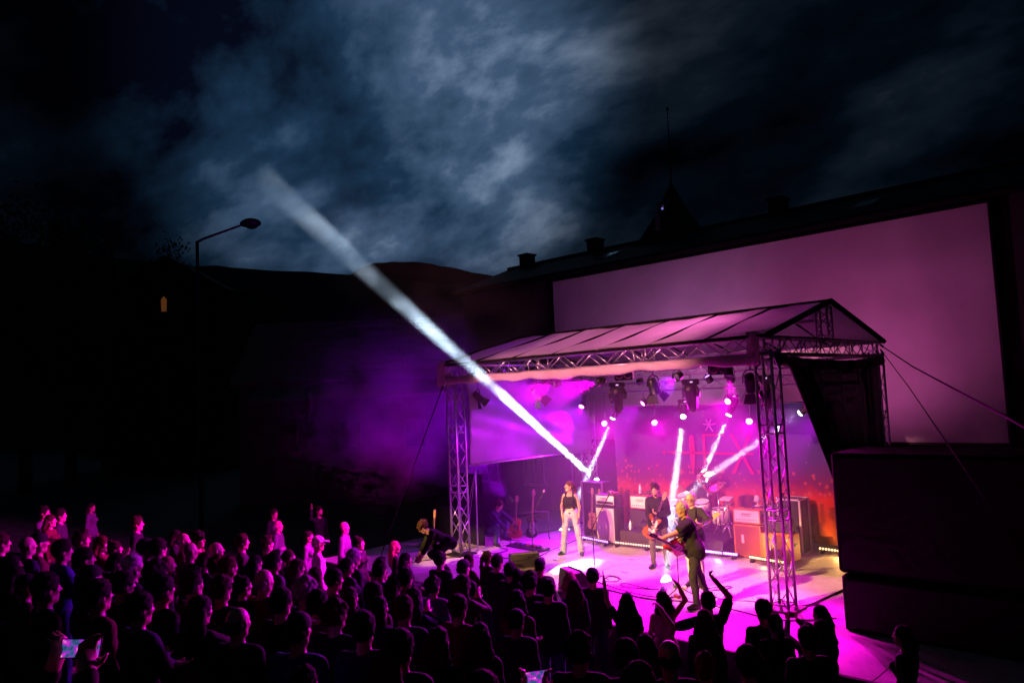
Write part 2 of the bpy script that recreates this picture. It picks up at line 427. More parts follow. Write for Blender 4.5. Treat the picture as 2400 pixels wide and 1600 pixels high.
    def leg(s, S, side, g=0.0, flare=0.0, t=1.0):
        f = s.sex == 'f'; h, k_, a = (s.hipL, s.knL, s.anL) if side < 0 else (s.hipR, s.knR, s.anR); q = 1.0 if f else 1.03
        S.cone(h, k_, .086 * q * s.b + g, .056 * q + g + flare * .25, k=.035)
        e = k_ + (a - k_) * t
        S.cone(k_, e, .055 * q + g + flare * .3, .040 + g + flare, k=.03)
        if flare == 0 and t >= 1: 
            bk = unit(np.cross(a - k_, V(1, 0, 0))); S.ell(k_ + (a - k_) * .3 - bk * -.012, (.045 + g, .05 + g, .11), k=.03)
    def foot(s, S, side, g=0.0):
        a, m = (s.anL, s.fL) if side < 0 else (s.anR, s.fR); t = lambda v: a + m @ V(*v)
        S.cone(t((0, -.02, .02)), t((0, -.035, -.035)), .036 + g, .040 + g, k=.02)
        S.cone(t((0, -.03, -.042)), t((0, .08, -.046)), .036 + g, .040 + g, k=.02)
        S.cone(t((0, .07, -.045)), t((0, .155, -.055)), .041 + g, .028 + g, k=.02)
    def head(s, S, jaw=1.0):
        f = s.sex == 'f'; t = lambda *v: s.H + s.Hm @ V(*v); k = .95 if f else 1.0
        S.cone(s.neck + V(0, 0, -.03), s.H + s.Hm @ V(0, -.02, -.05), (.050 if f else .058), (.046 if f else .054), k=.03)
        S.ell(t(0, -.012, .036), (.074 * k, .094 * k, .088 * k), s.Hm, k=.03)
        S.ell(t(0, .022, -.028), (.060 * k, .066 * k, .082 * k), s.Hm, k=.03)
        S.cone(t(-.018, .062, -.096), t(.018, .062, -.096), .019, k=.022)
        S.cone(t(-.045, .01, -.075), t(0, .055, -.095), .022, .02, k=.025); S.cone(t(.045, .01, -.075), t(0, .055, -.095), .022, .02, k=.025)
        S.cone(t(-.036, .074, .030), t(.036, .074, .030), .012, k=.016)
        S.cone(t(0, .086, .020), t(0, .108, -.020), .0085, .0125, k=.010)
        S.cone(t(-.011, .096, -.024), t(.011, .096, -.024), .009, k=.008)
        S.cone(t(-.018, .083, -.058), t(.018, .083, -.058), .008, k=.010)
        S.cone(t(-.014, .082, -.068), t(.014, .082, -.068), .0085, k=.010)
        for q in (-1, 1):
            S.ell(t(q * .040, .058, -.018), (.024, .024, .026), s.Hm, k=.02)
            S.ell(t(q * .031, .100, .008), (.017, .017, .0125), s.Hm, k=.012, sub=True)
            S.ell(t(q * .0745 * k, -.012, -.004), (.009, .020, .031), s.Hm @ rotm(0, q * -.35), k=.008)
    def body(s, vox=.0095):
        S = SDF(vox); s.torso(S); [s.arm(S, q, t1=2.0) for q in (-1, 1)]; [s.leg(S, q) for q in (-1, 1)]; [s.foot(S, q) for q in (-1, 1)]
        [s.hand(S, q) for q in (-1, 1)]; s.head(S)
        return S.mesh()
    def shirt(s, vox=.012, sleeve=2.0, g=.013, noise=.0038, crop=False, skirt=0.0, strap=False):
        S = SDF(vox)
        if crop:
            t = lambda v: s.P + s.T @ V(*v); f = s.sex == 'f'
            S.cone(t((-.07, 0, .22)), t((.07, 0, .22)), .094 + g, k=.05); S.cone(t((-.082, -.005, .33)), t((.082, -.005, .33)), .094 + g, k=.05)
            for q in (-1, 1):
                S.ell(t((q * .07, .085, .31)), (.062 + g, .055 + g, .06 + g), s.T, k=.025)
                S.cone(t((q * .085, .06, .36)), t((q * .09, .0, .475)), .022 + g, .02 + g, k=.02); S.cone(t((q * .09, .0, .475)), t((q * .08, -.08, .38)), .02 + g, k=.02)
        else:
            s.torso(S, g)
            t = lambda v: s.P + s.T @ V(*v)
            S.cone(t((-.062, -.005, .03)), t((.062, -.005, .03)), .106 * s.b + g + skirt * .6, k=.04); S.cone(t((-.065, -.005, -.06)), t((.065, -.005, -.06)), .110 * s.b + g + skirt, k=.04)
            for q in (-1, 1):
                if sleeve > 0: s.arm(S, q, g, sleeve)
        return S.mesh(noise=noise, nscale=26)
    def trousers(s, vox=.012, g=.010, flare=0.0, noise=.0042, t=1.0):
        S = SDF(vox); S.cone(s.P + V(-.07, -.005, 0.0), s.P + V(.07, -.005, 0.0), .106 * s.b + g, k=.04); S.cone(s.P + s.T @ V(-.05, -.002, .06), s.P + s.T @ V(.05, -.002, .06), .086 * s.b + g * .5, k=.03)
        [s.leg(S, q, g, flare, t) for q in (-1, 1)]
        return S.mesh(noise=noise, nscale=24)
    def shoe(s, side, vox=.010):
        S = SDF(vox); s.foot(S, side, .008); return S.mesh()
    def hair(s, kind, vox=.010, thick=.012, strands=260, seed=0):
        S = SDF(vox); t = lambda *v: s.H + s.Hm @ V(*v); k = .95 if s.sex == 'f' else 1.0; q = thick
        tw = s.T
        def cap(front=.30, low=0.0):
            S.ell(t(0, -.018, .044), (.076 * k + q, .094 * k + q, .088 * k + q), s.Hm, k=.02)
            S.ell(t(0, -.05, -.005 - low), (.074 * k + q * .7, .058, .075), s.Hm, k=.03)
            S.ell(t(0, .118, -.030), (.085, .075, .095), s.Hm, k=.012, sub=True)
            for z in (-1, 1): S.ell(t(z * .095, .03, -.055), (.034, .06, .07), s.Hm, k=.01, sub=True)
        if kind in ('short', 'curly', 'tail', 'bun', 'long', 'bob', 'ponylong'): cap()
        if kind == 'balding':
            S.ell(t(0, -.055, -.01), (.079 * k, .062, .06), s.Hm, k=.02); S.ell(t(0, .02, .10), (.05, .09, .06), s.Hm, k=.02, sub=True)
        if kind == 'quiff':
            cap(); S.ell(t(0, .05, .135), (.05, .05, .03), s.Hm, k=.03); S.ell(t(.01, .0, .14), (.055, .07, .025), s.Hm, k=.03)
        if kind == 'curly':
            r = np.random.RandomState(seed + 3)
            for i in range(34):
                d = unit(r.normal(size=3) + V(0, -.5, .5)); S.ell(t(*(V(0, -.02, .04) + d * V(.085, .1, .095))), np.full(3, .028 + .012 * r.rand()), None, k=.012)
        if kind in ('long', 'bob'):
            L_ = .12 if kind == 'bob' else .34
            for a in np.linspace(-1.25, 1.25, 7):
                p0 = t(math.sin(a) * .078, -.03 - math.cos(a) * .055, .01); p1 = p0 + V(math.sin(a) * .03, -.035, -.13) @ np.eye(3); p2 = p1 + (s.T @ V(math.sin(a) * .015, -.02, -1)) * max(0.01, L_ - .1)
                S.cone(p0, p1, .036, .038, k=.025); S.cone(p1, p2, .038, .022, k=.03)
        if kind in ('tail', 'ponylong'):
            p0 = t(0, -.10, .055); p1 = t(0, -.145, .02); p2 = p1 + s.T @ V(0, -.02, -.16); p3 = p2 + s.T @ V(.01, .02, -.16 if kind == 'tail' else -.24)
            S.cone(p0, p1, .024, .030, k=.02); S.cone(p1, p2, .030, .034, k=.02); S.cone(p2, p3, .034, .012, k=.02)
        if kind == 'bun':
            S.ell(t(0, -.075, .125), (.045, .045, .042), s.Hm, k=.012)
        if not S.p: return None
        P, Q = S.mesh(noise=.0035, nscale=60)
        if strands and len(P):
            r = np.random.RandomState(seed); i = r.randint(0, len(P), strands); b = P[i]; c = s.H + s.Hm @ V(0, -.02, .03)
            d = b - c; d /= np.linalg.norm(d, axis=1)[:, None] + 1e-9
            d = d * .55 + r.normal(size=d.shape) * .42 + V(0, -.1, -.5 if kind in ('long', 'tail', 'bob', 'ponylong') else 0.05); d /= np.linalg.norm(d, axis=1)[:, None]
            w = np.cross(d, r.normal(size=d.shape)); w /= np.linalg.norm(w, axis=1)[:, None]; ln = (.016 + .034 * r.rand(strands) ** 1.5)[:, None]
            A = np.concatenate([b - d * .004 - w * .0016, b - d * .004 + w * .0016, b + d * ln + w * .0003, b + d * ln - w * .0003])
            n0 = len(P); k4 = np.arange(strands); P = np.concatenate([P, A]); Q = np.concatenate([Q, n0 + np.stack([k4, k4 + strands, k4 + 2 * strands, k4 + 3 * strands], 1)])
        return P, Q
    def cap_hat(s):
        S = SDF(.009); t = lambda *v: s.H + s.Hm @ V(*v)
        S.ell(t(0, -.012, .052), (.090, .108, .088), s.Hm, k=.01); S.ell(t(0, .0, -.055), (.16, .16, .085), s.Hm, k=.006, sub=True)
        P, Q = S.mesh()
        S2 = SDF(.008); S2.ell(t(0, .125, .036), (.072, .075, .010), s.Hm @ rotm(.15), k=.01); P2, Q2 = S2.mesh()
        return np.concatenate([P, P2]), np.concatenate([Q, Q2 + len(P)])

SKIN = mat('skin_light', (0.52, 0.31, 0.22), rough=.5, var=.08, scale=30)
SKIN2 = mat('skin_tan', (0.42, 0.24, 0.16), rough=.5, var=.08, scale=30)
def cloth(name, c, rough=.85): return mat('cloth_' + name, c, rough=rough, var=.25, scale=38, bump=.25, spec=.2)
CLOTH = {k: cloth(k, c) for k, c in dict(black=(.012, .012, .014), charcoal=(.03, .03, .033), navy=(.018, .022, .05), grey=(.11, .11, .12), white=(.72, .70, .68), denim=(.07, .10, .19), paledenim=(.45, .50, .60),
         olive=(.05, .055, .03), burgundy=(.10, .015, .02), beige=(.40, .33, .25), brown=(.07, .04, .025), blue=(.04, .07, .22), lightgrey=(.17, .17, .18), greytrouser=(.13, .115, .105)).items()}
HAIR = {k: mat('hair_' + k, c, rough=.85, var=.35, scale=60, bump=.4, spec=.15) for k, c in dict(dark=(.014, .009, .006), brown=(.045, .024, .012), auburn=(.09, .03, .012), blonde=(.36, .25, .12), grey=(.33, .31, .29), white=(.6, .58, .55)).items()}
SHOE = mat('shoe_leather', (.015, .013, .012), rough=.45, var=.2)

class Kit:
    """meshes of one posed figure, shared between copies"""
    def __init__(s, fig, hair='short', sleeve=2.0, shirt_g=.011, skirt=.006, crop=False, flare=0.0, cap=False, beard=False, vox=.0105, seed=0, thick=.012, strands=520):
        z = fig.drop()
        def up(pq):
            P, Q = pq; P = P.copy(); P[:, 2] -= z; return P, Q
        mk = lambda n, pq: np_mesh(n, *up(pq))
        s.fig = fig; s.z = z; s.parts = [('body', mk('body', fig.body(vox)), 'skin')]
        s.parts.append(('trousers', mk('trousers', fig.trousers(vox=.0125, flare=flare)), 'trousers'))
        s.parts.append(('top', mk('top', fig.shirt(vox=.0125, sleeve=sleeve, g=shirt_g, crop=crop, skirt=skirt)), 'top'))
        for q in (-1, 1): s.parts.append(('shoe', mk('shoe', fig.shoe(q)), 'shoe'))
        s.cap = None
        if hair:
            h = fig.hair(hair, seed=seed, thick=thick, strands=strands)
            if h is not None: s.parts.append(('hair', mk('hair', h), 'hair'))
        if cap: s.parts.append(('cap', mk('cap', fig.cap_hat()), 'cap'))
        if beard:
            S = SDF(.009); t = lambda *v: fig.H + fig.Hm @ V(*v)
            S.cone(t(-.055, .005, -.06), t(0, .066, -.1), .022, .024, k=.02); S.cone(t(.055, .005, -.06), t(0, .066, -.1), .022, .024, k=.02); S.cone(t(-.025, .08, -.075), t(.025, .08, -.075), .014, k=.015)
            S.ell(t(0, .097, -.062), (.022, .02, .008), fig.Hm, k=.006, sub=True)
            s.parts.append(('beard', mk('beard', S.mesh(noise=.002, nscale=70)), 'hair'))
        s.height = (fig.H + fig.Hm @ V(0, -.01, .125))[2] - z
    def pt(s, p): return np.asarray(p, float) - V(0, 0, s.z)
    def place(s, label, loc, rotz, mats, group=None, scale=1.0, name='person', eyes=False):
        o = thing(name, label, 'person', loc, rotz, group); o.scale = (scale,) * 3
        for (n, me, slot) in s.parts:
            c = bpy.data.objects.new(n, me); COL.objects.link(c); c.parent = o
            if not me.materials: me.materials.append(None)
            c.material_slots[0].link = 'OBJECT'; c.material_slots[0].material = mats.get(slot, SHOE)
        if eyes:
            for q in (-1, 1):
                m = MB(); f = s.fig; t = lambda *v: s.pt(f.H + f.Hm @ V(*v))
                m.lathe([(.0005, -.006), (.006, -.004), (.0085, 0), (.006, .003), (.0005, .004)], t(q * .031, .0815, .009), f.Hm @ V(0, 1, 0), 10)
                m.build('eye', mat('eye_dark', (.02, .015, .012), rough=.2, var=0), o, True, world=False)
                MB().path([t(q * .016, .0905, .027), t(q * .030, .0900, .033), t(q * .047, .0800, .029)], [.0035, .0045, .003], 5).build('eyebrow', mats.get('hair', SHOE), o, True, world=False)
            MB().path([t(-.021, .0845, -.063), t(0, .0925, -.062), t(.021, .0845, -.063)], [.002, .004, .002], 5).build('mouth', mat('lips', (.30, .08, .07), rough=.4, var=.1), o, True, world=False)
        return o
# ---------------------------------------------------------------- the setting
M_black = mat('black_cloth', (.008, .008, .009), rough=.9, var=.3, scale=9, bump=.3, spec=.15)
M_tarp = mat('black_tarp', (.012, .012, .013), rough=.38, var=.3, scale=5, bump=.35)
M_alu = mat('aluminium', (.62, .62, .64), rough=.32, metal=.9, var=.12, scale=40)
M_aludark = mat('black_steel', (.03, .03, .032), rough=.45, metal=.6, var=.2, scale=30)
M_steel = mat('chrome', (.75, .75, .77), rough=.16, metal=1.0, var=.08, scale=30)
M_plastic = mat('black_plastic', (.015, .015, .016), rough=.5, var=.2, scale=30)
M_rubber = mat('cable_rubber', (.010, .010, .010), rough=.65, var=.2)

def ground_z(y):
    """stepped audience bank rising away from the stage"""
    if y > -3.6: return -0.75
    k = int((-y - 3.6) / 1.15) + 1
    return -0.75 + .21 * min(k, 12)
def ground_smooth(y): return -0.75 + max(0.0, min(12, (-y - 3.6) / 1.15 + .5)) * .21

M_ground = mat('paving', (.115, .11, .115), rough=.85, var=.35, scale=2.2, bump=.35, coords='Object')
prof = [(400, -.75), (9, -.75), (-3.6, -.75)]
for k in range(12):
    y = -3.6 - 1.15 * k; prof += [(y, -.75 + .21 * (k + 1)), (y - 1.15, -.75 + .21 * (k + 1))]
prof += [(-300, 2.4)]
m = MB(); xs = [-400, -60, -30, -16, -8, 0, 8, 16, 30, 60, 400]
m.add([(x, y, z) for (y, z) in prof for x in xs], [(j * len(xs) + i, (j + 1) * len(xs) + i, (j + 1) * len(xs) + i + 1, j * len(xs) + i + 1) for j in range(len(prof) - 1) for i in range(len(xs) - 1)])
g = m.build('ground', M_ground); g['kind'] = 'structure'

# stage: a slab with laid deck panels
stage = thing('stage', 'low pale stage platform under the truss roof', 'stage', (4, 1.7, -.75)); del stage['category']; stage['kind'] = 'structure'
SX0, SX1, SY0, SY1 = -2.6, 13.4, -2.3, 6.9
MB().box(((SX0 + SX1) / 2, (SY0 + SY1) / 2 + .02, -.40), (SX1 - SX0 - .04, SY1 - SY0 - .06, .68)).build('stage_base', mat('stage_base', (.05, .048, .05), rough=.8, var=.3, scale=3), stage)
M_deck = mat('stage_deck', (.50, .475, .47), rough=.55, var=.10, scale=1.3, bump=.05)
t = M_deck.node_tree; b = t.nodes['Principled BSDF']      # scuffs and worn patches in the paint
w2 = t.nodes.new('ShaderNodeTexNoise'); w2.inputs['Scale'].default_value = 7.0; w2.inputs['Detail'].default_value = 8; w2.inputs['Distortion'].default_value = 1.4
tcn = t.nodes.new('ShaderNodeTexCoord'); t.links.new(tcn.outputs['Object'], w2.inputs['Vector'])
rp = t.nodes.new('ShaderNodeValToRGB'); rp.color_ramp.elements[0].position = .28; rp.color_ramp.elements[0].color = (.72, .70, .68, 1); rp.color_ramp.elements[1].position = .48; rp.color_ramp.elements[1].color = (1, 1, 1, 1)
t.links.new(w2.outputs['Fac'], rp.inputs[0])
mx = t.nodes.new('ShaderNodeMixRGB'); mx.blend_type = 'MULTIPLY'; mx.inputs[0].default_value = 1
old = b.inputs['Base Color'].links[0].from_socket; t.links.new(old, mx.inputs[1]); t.links.new(rp.outputs[0], mx.inputs[2]); t.links.new(mx.outputs[0], b.inputs['Base Color'])
nx, ny = 5, 4; dx, dy = (SX1 - SX0) / nx, (SY1 - SY0) / ny
for i in range(nx):
    for j in range(ny):
        MB().box((SX0 + dx * (i + .5), SY0 + dy * (j + .5), -.03), (dx - .014, dy - .014, .06 + .003 * ((i * 3 + j * 5) % 3 - 1)), bev=.004).build('deck_panel', M_deck, stage)
MB().box(((SX0 + SX1) / 2, SY0 - .012, -.11), (SX1 - SX0, .03, .20)).build('edge_board', mat('edge_board', (.06, .055, .055), rough=.7, var=.3, scale=5), stage)

# ---- the building that carries the screen
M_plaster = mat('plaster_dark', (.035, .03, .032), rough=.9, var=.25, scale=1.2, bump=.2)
M_slate = mat('slate', (.018, .017, .018), rough=.75, var=.35, scale=6, bump=.3)
M_glass = mat('window_glass', (.012, .013, .016), rough=.12, var=.1)
M_frame = mat('window_frame', (.16, .15, .15), rough=.6, var=.15)
bl = thing('town_building', 'long dark building behind the stage carrying the big screen', 'building', (3, 9, -.75))
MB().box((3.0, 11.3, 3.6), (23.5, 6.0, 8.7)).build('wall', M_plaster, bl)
m = MB()
RY0, RZ0, RY1, RZ1 = 8.02, 7.92, 11.3, 9.12
for (ya, za, yb, zb) in ((RY0, RZ0, RY1, RZ1), (RY1, RZ1, 14.6, 7.92)):
    m.add([(-9.0, ya, za), (15, ya, za), (15, yb, zb), (-9.0, yb, zb)], [(0, 1, 2, 3)])
roof = m.build('roof', M_slate, bl, solid=.14)
MB().box((3, 7.98, 7.83), (24.2, .16, .12)).build('gutter', M_aludark, roof)
MB().box((3, RY1, RZ1 + .08), (24.0, .26, .12)).build('ridge_cap', M_slate, roof)
for (u, v) in ((1400, 592), (1828, 497), (1240, 622)):
    p = on_y(u, v, 11.3); MB().box((p[0], 11.2, RZ1 + .2), (.45, .5, .55)).box((p[0], 11.2, RZ1 + .5), (.55, .6, .08)).build('chimney', M_plaster, roof)
for (u, v) in ((1425, 606), (2030, 480)):
    p = on_y(u, v, 9.4); zz = RZ0 + (9.4 - RY0) * (RZ1 - RZ0) / (RY1 - RY0); MB().box((p[0], 9.4, zz + .09), (.55, .9, .05), rx=.35).build('skylight', mat('skylight', (.5, .5, .55), rough=.08, var=.05), roof)
for k, (x, z, w, h) in enumerate([(-7.6, 1.2, 1.0, 1.5), (-5.2, 1.2, 1.0, 1.5), (-7.6, 4.6, 1.0, 1.6), (-5.2, 4.6, 1.0, 1.6), (11.3, 4.6, 1.0, 1.6), (13.2, 4.6, 1.0, 1.6), (-2.9, 1.2, 1.0, 1.5), (11.3, 1.2, 1.0, 1.5)]):
    f = MB(); y = 8.27
    for (cx, cz, sx_, sz_) in ((x - w / 2, z, .09, h), (x + w / 2, z, .09, h), (x, z + h / 2, w + .09, .09), (x, z - h / 2, w + .16, .1), (x, z, .05, h), (x, z + h * .15, w, .05)): f.box((cx, y, cz), (sx_, .08 + .002 * (sx_ > sz_), sz_))
    wn = f.build('window', M_frame, bl)
    for sx_ in (-1, 1): MB().box((x + sx_ * w / 4, 8.288, z), (w / 2 - .06, .02, h - .06)).build('pane', M_glass, wn)
MB().box((-3.9, 8.27, .35), (1.1, .07, 2.2)).build('door', mat('door_wood', (.05, .03, .025), rough=.6), bl)

# ridge turret with its aerial
tw = thing('roof_turret', 'pointed turret with a tall aerial on the building roof', 'turret', (0.35, 11.3, 8.7))
apx = on_y(1572, 424, 11.3); bw = 1.05
cxp, czp = apx[0], apx[2]
m = MB(); n8 = 4
ring0 = [(cxp + bw * a, 11.3 + bw * b, 8.75) for a, b in ((-1, -1), (1, -1), (1, 1), (-1, 1))]
ring1 = [(cxp + .42 * a, 11.3 + .42 * b, 10.0) for a, b in ((-1, -1), (1, -1), (1, 1), (-1, 1))]
m.add(ring0 + ring1 + [(cxp, 11.3, czp)], [(0, 1, 5, 4), (1, 2, 6, 5), (2, 3, 7, 6), (3, 0, 4, 7), (4, 5, 8), (5, 6, 8), (6, 7, 8), (7, 4, 8)])
m.build('spire', M_slate, tw)
tip = on_y(1564, 252, 11.3)
MB().path([(cxp, 11.3, czp - .1), (cxp + .02, 11.3, (czp + tip[2]) / 2), (tip[0], 11.3, tip[2])], [.035, .022, .012]).build('aerial', M_aludark, tw)
MB().lathe([(.03, 0), (.055, .03), (.03, .09)], (tip[0], 11.3, tip[2] - .1)).build('finial', M_aludark, tw, True)
MB().box((cxp - .02, 10.72, 10.1), (.34, .2, .3)).box((cxp - .02, 10.72, 10.27), (.42, .28, .05)).build('dormer_box', M_frame, tw)
MB().box((cxp - .02, 10.61, 10.1), (.2, .02, .2)).build('dial', mat('dial', (.5, .5, .55), rough=.4), tw)
MB().box((cxp - .02, 10.36, 9.55), (.17, .12, .62)).build('window', mat('turret_window', (.35, .33, .36), rough=.3), tw)
lampg = MB().box((cxp + .03, 10.595, 10.06), (.05, .012, .05)).build('signal_lamp', mat('signal_lamp', (.3, .4, 1), emit=(.25, .35, 1), estr=1.2, var=0), tw)

# ---- projection screen
sc = thing('projection_screen', 'huge blank white screen hung across the building front', 'screen', (3, 8, 2.15))
M_screen = mat('screen_cloth', (.58, .56, .57), rough=.9, var=.13, scale=.45, bump=.02)  # broad tone variation stands in for mottled smoke shadow on the sheet
def scr(u, v):
    x = -3.66 + 13.40 * u; z = 2.14 + 5.52 * v
    return (x, 8.0 - .02 * math.sin(9 * u * math.pi) * (1 - v) - .012 * math.sin(23 * u + 2 * v) - .006 * math.sin(61 * u + 5 * v), z)
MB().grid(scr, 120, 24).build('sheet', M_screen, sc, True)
hem = MB(); x0, x1, z0, z1 = -3.66, 9.74, 2.14, 7.66
for (cx, cz, sx_, sz_) in (((x0 + x1) / 2, z1 + .03, x1 - x0 + .1, .05), ((x0 + x1) / 2, z0 - .03, x1 - x0 + .1, .05), (x0 - .03, (z0 + z1) / 2, .05, z1 - z0), (x1 + .03, (z0 + z1) / 2, .05, z1 - z0)):
    MB().box((cx, 8.03, cz), (sx_, .06, sz_)).build('frame_bar', M_aludark, sc)

# ---- hills and the dark town to the left
def ridge(name, pts, dep, back, mtl):
    P = [at_depth(u, v, dep) for u, v in pts]; n = len(P); vs = []; fs = []; r = np.random.RandomState(5)
    for row, (k, zf) in enumerate(((-.35, 0), (-.22, .35), (-.1, .72), (0, 1), (.3, .7), (.8, 0))):
        for p in P:
            d = unit(V(p[0] - CAM[0], p[1] - CAM[1], 0)); q = p + d * back * k
            vs.append((q[0], q[1], -.8 + (p[2] + .8) * zf + (r.normal() * .25 if 0 < row < 5 and row != 3 else 0)))
    fs = [(a * n + i, a * n + i + 1, (a + 1) * n + i + 1, (a + 1) * n + i) for a in range(5) for i in range(n - 1)]
    o = mesh_obj(name, vs, fs, mtl, None, True); o['kind'] = 'structure'; return o
def fine(pts, n=60, amp=3.0, seed=1):
    r = np.random.RandomState(seed); us = np.linspace(pts[0][0], pts[-1][0], n); vs = np.interp(us, [p[0] for p in pts], [p[1] for p in pts])
    return [(u, v + r.normal() * amp) for u, v in zip(us, vs)]
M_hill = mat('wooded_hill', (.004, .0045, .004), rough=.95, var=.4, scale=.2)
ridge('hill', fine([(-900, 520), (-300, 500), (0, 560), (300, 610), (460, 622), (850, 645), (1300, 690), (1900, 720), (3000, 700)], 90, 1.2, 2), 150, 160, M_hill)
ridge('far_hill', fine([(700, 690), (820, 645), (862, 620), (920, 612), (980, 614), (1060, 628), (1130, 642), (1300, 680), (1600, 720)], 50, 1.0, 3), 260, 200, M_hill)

M_bark = mat('bark', (.035, .027, .02), rough=.9, var=.4, scale=9, bump=.5)
M_leaf = mat('leaf', (.030, .045, .018), rough=.7, var=.4, scale=3)
def leafy(name, label, base, h, rx, shape, seed, n=2600, ls=.22, group=None):
    t_ = thing(name, label, 'tree', base, 0, group); r = np.random.RandomState(seed); b = V(*base)
    m = MB(); top = b + V(0, 0, h * (.9 if shape == 'cone' else .62)); m.path([b, b + V(r.normal() * .1, r.normal() * .1, h * .3), top], [h * .022, h * .017, h * .006], 8)
    tips = []
    for k in range(9):
        a = r.rand() * 6.28; z = h * (.3 + .06 * k); L_ = rx * (.75 if shape != 'cone' else .9 * (1 - z / h)); q = b + V(math.cos(a) * L_, math.sin(a) * L_, z + h * .08); m.path([b + V(0, 0, z - h * .06), (b + V(0, 0, z) + q) / 2, q], [h * .010, h * .007, h * .003], 5); tips.append(q)
    m.build('trunk', M_bark, t_)
    if shape == 'cone':
        zz = r.rand(n) ** 1.4; c = np.stack([np.zeros(n), np.zeros(n), h * (.08 + .92 * zz)], 1); rad = rx * (1 - zz) * (.35 + .65 * r.rand(n)) * (1 + .25 * np.sin(zz * 40)); a = r.rand(n) * 6.283
        c[:, 0] += rad * np.cos(a); c[:, 1] += rad * np.sin(a); c[:, 2] -= rad * .25
    else:
        nc = 26; cc = r.normal(size=(nc, 3)); cc /= np.linalg.norm(cc, axis=1)[:, None]; cc *= (r.rand(nc, 1) ** .4); cc = cc * V(rx, rx, h * .36) + V(0, 0, h * .64); k = r.randint(0, nc, n)
        c = cc[k] + r.normal(size=(n, 3)) * rx * .17
    d1 = r.normal(size=(n, 3)); d1 /= np.linalg.norm(d1, axis=1)[:, None]; d2 = np.cross(d1, r.normal(size=(n, 3))); d2 /= np.linalg.norm(d2, axis=1)[:, None]; s_ = (ls * (.6 + .8 * r.rand(n)))[:, None]
    P = np.concatenate([c - d1 * s_, c + d2 * s_ * .45, c + d1 * s_, c - d2 * s_ * .45]); i = np.arange(n); Q = np.stack([i, i + n, i + 2 * n, i + 3 * n], 1)
    o = bpy.data.objects.new('crown', np_mesh('crown', P, Q, M_leaf, False)); COL.objects.link(o); o.parent = t_
    return t_
def tree_at(u, v, dep, h_extra=0):     # top pixel at depth -> base and height
    p = at_depth(u, v, dep); return (p[0], p[1], -.75), p[2] + .75
for (u, v, dep, rx, sh, sd, lab) in [(60, 462, 46, 4.6, 'round', 11, 'tall dark broadleaf tree at the left edge of the photo'), (165, 505, 50, 3.4, 'round', 12, 'broad dark tree beside the tall one at the left edge'),
                                     (246, 553, 62, 1.7, 'cone', 13, 'narrow dark conifer between the broadleaf trees'), (262, 566, 60, 1.5, 'cone', 14, 'shorter conifer just right of the narrow conifer'), (368, 566, 66, 3.6, 'round', 15, 'rounded dark tree left of the street lamp'), (418, 590, 70, 2.2, 'round', 16, 'low dark bush tree closest to the lamp post')]:
    b_, h_ = tree_at(u, v, dep); leafy('tree', lab, b_, h_, rx, sh, sd, n=5200, ls=.17 if sh == 'round' else .16, group='dark trees on the left skyline')

# the unlit street lamp
q = at_depth(462, 566, 29); sl = thing('street_lamp', 'unlit street lamp with a bent arm against the sky', 'street lamp', (q[0], q[1], -.75))
hd = at_depth(582, 525, 29)
MB().path([(q[0], q[1], -.75), (q[0], q[1], q[2] * .5), (q[0], q[1], q[2])], [.09, .075, .06], 10).build('pole', M_aludark, sl, True)
MB().path([(q[0], q[1], q[2] - .03), q + (hd - q) * .12 + V(0, 0, .02), hd + V(0, 0, .05)], [.055, .05, .04], 8).build('arm', M_aludark, sl, True)
dr = unit(hd - q)
S = SDF(.03); S.ell(hd + dr * .12, (.36, .36, .17), None, k=.03); S.ell(hd - dr * .12 + V(0, 0, .05), (.2, .2, .13), None, k=.05)
P, Q = S.mesh(); o = bpy.data.objects.new('lamp_head', np_mesh('lamp_head', to_local(sl, P), Q, M_aludark)); COL.objects.link(o); o.parent = sl
MB().lathe([(.22, 0), (.2, -.06), (.1, -.1)], hd + dr * .12 - V(0, 0, .12)).build('lens', M_glass, sl, True)

# the neighbour's house on the left
A = at_depth(606, 764, 40); hx = V(.705, .709, 0); hn = V(.709, -.705, 0)      # ridge direction, towards the camera
hs = thing('old_house', 'dark gabled house beyond the crowd left of the stage', 'house', (A[0], A[1], -.75))
LEN, DEP, EZ = 12.5, 4.2, 4.9
def hp(a, b, z): p = A + hx * a + hn * b; return (p[0], p[1], z)
m = MB(); 
for (a0, a1) in ((0.25, LEN - .25),):
    vs = [hp(a0, DEP - .3, -.75), hp(a1, DEP - .3, -.75), hp(a1, -DEP + .3, -.75), hp(a0, -DEP + .3, -.75), hp(a0, DEP - .3, EZ), hp(a1, DEP - .3, EZ), hp(a1, -DEP + .3, EZ), hp(a0, -DEP + .3, EZ), hp(a0, 0, A[2] - .15), hp(a1, 0, A[2] - .15)]
    m.add(vs, [(0, 1, 5, 4), (2, 3, 7, 6), (0, 4, 8, 7, 3), (1, 2, 6, 9, 5)])
m.build('wall', mat('house_wall', (.16, .15, .15), rough=.9, var=.25, scale=1.5, bump=.2), hs)
M_tile = mat('roof_tile_old', (.19, .16, .16), rough=.85, var=.3, scale=12, bump=.4)
m = MB(); m.add([hp(0, 0, A[2]), hp(LEN, 0, A[2]), hp(LEN, DEP, EZ - .1), hp(0, DEP, EZ - .1), hp(LEN, -DEP, EZ - .1), hp(0, -DEP, EZ - .1)], [(3, 2, 1, 0), (0, 1, 4, 5)])
rf = m.build('roof', M_tile, hs, solid=.16)
for k in range(1, 9):      # tile courses
    t_ = k / 9; z = A[2] + (EZ - .1 - A[2]) * t_ + .10; p0, p1 = hp(.05, DEP * t_, z), hp(LEN - .05, DEP * t_, z); MB().tube(p0, p1, .045, 5).build('tile_course', M_tile, rf)
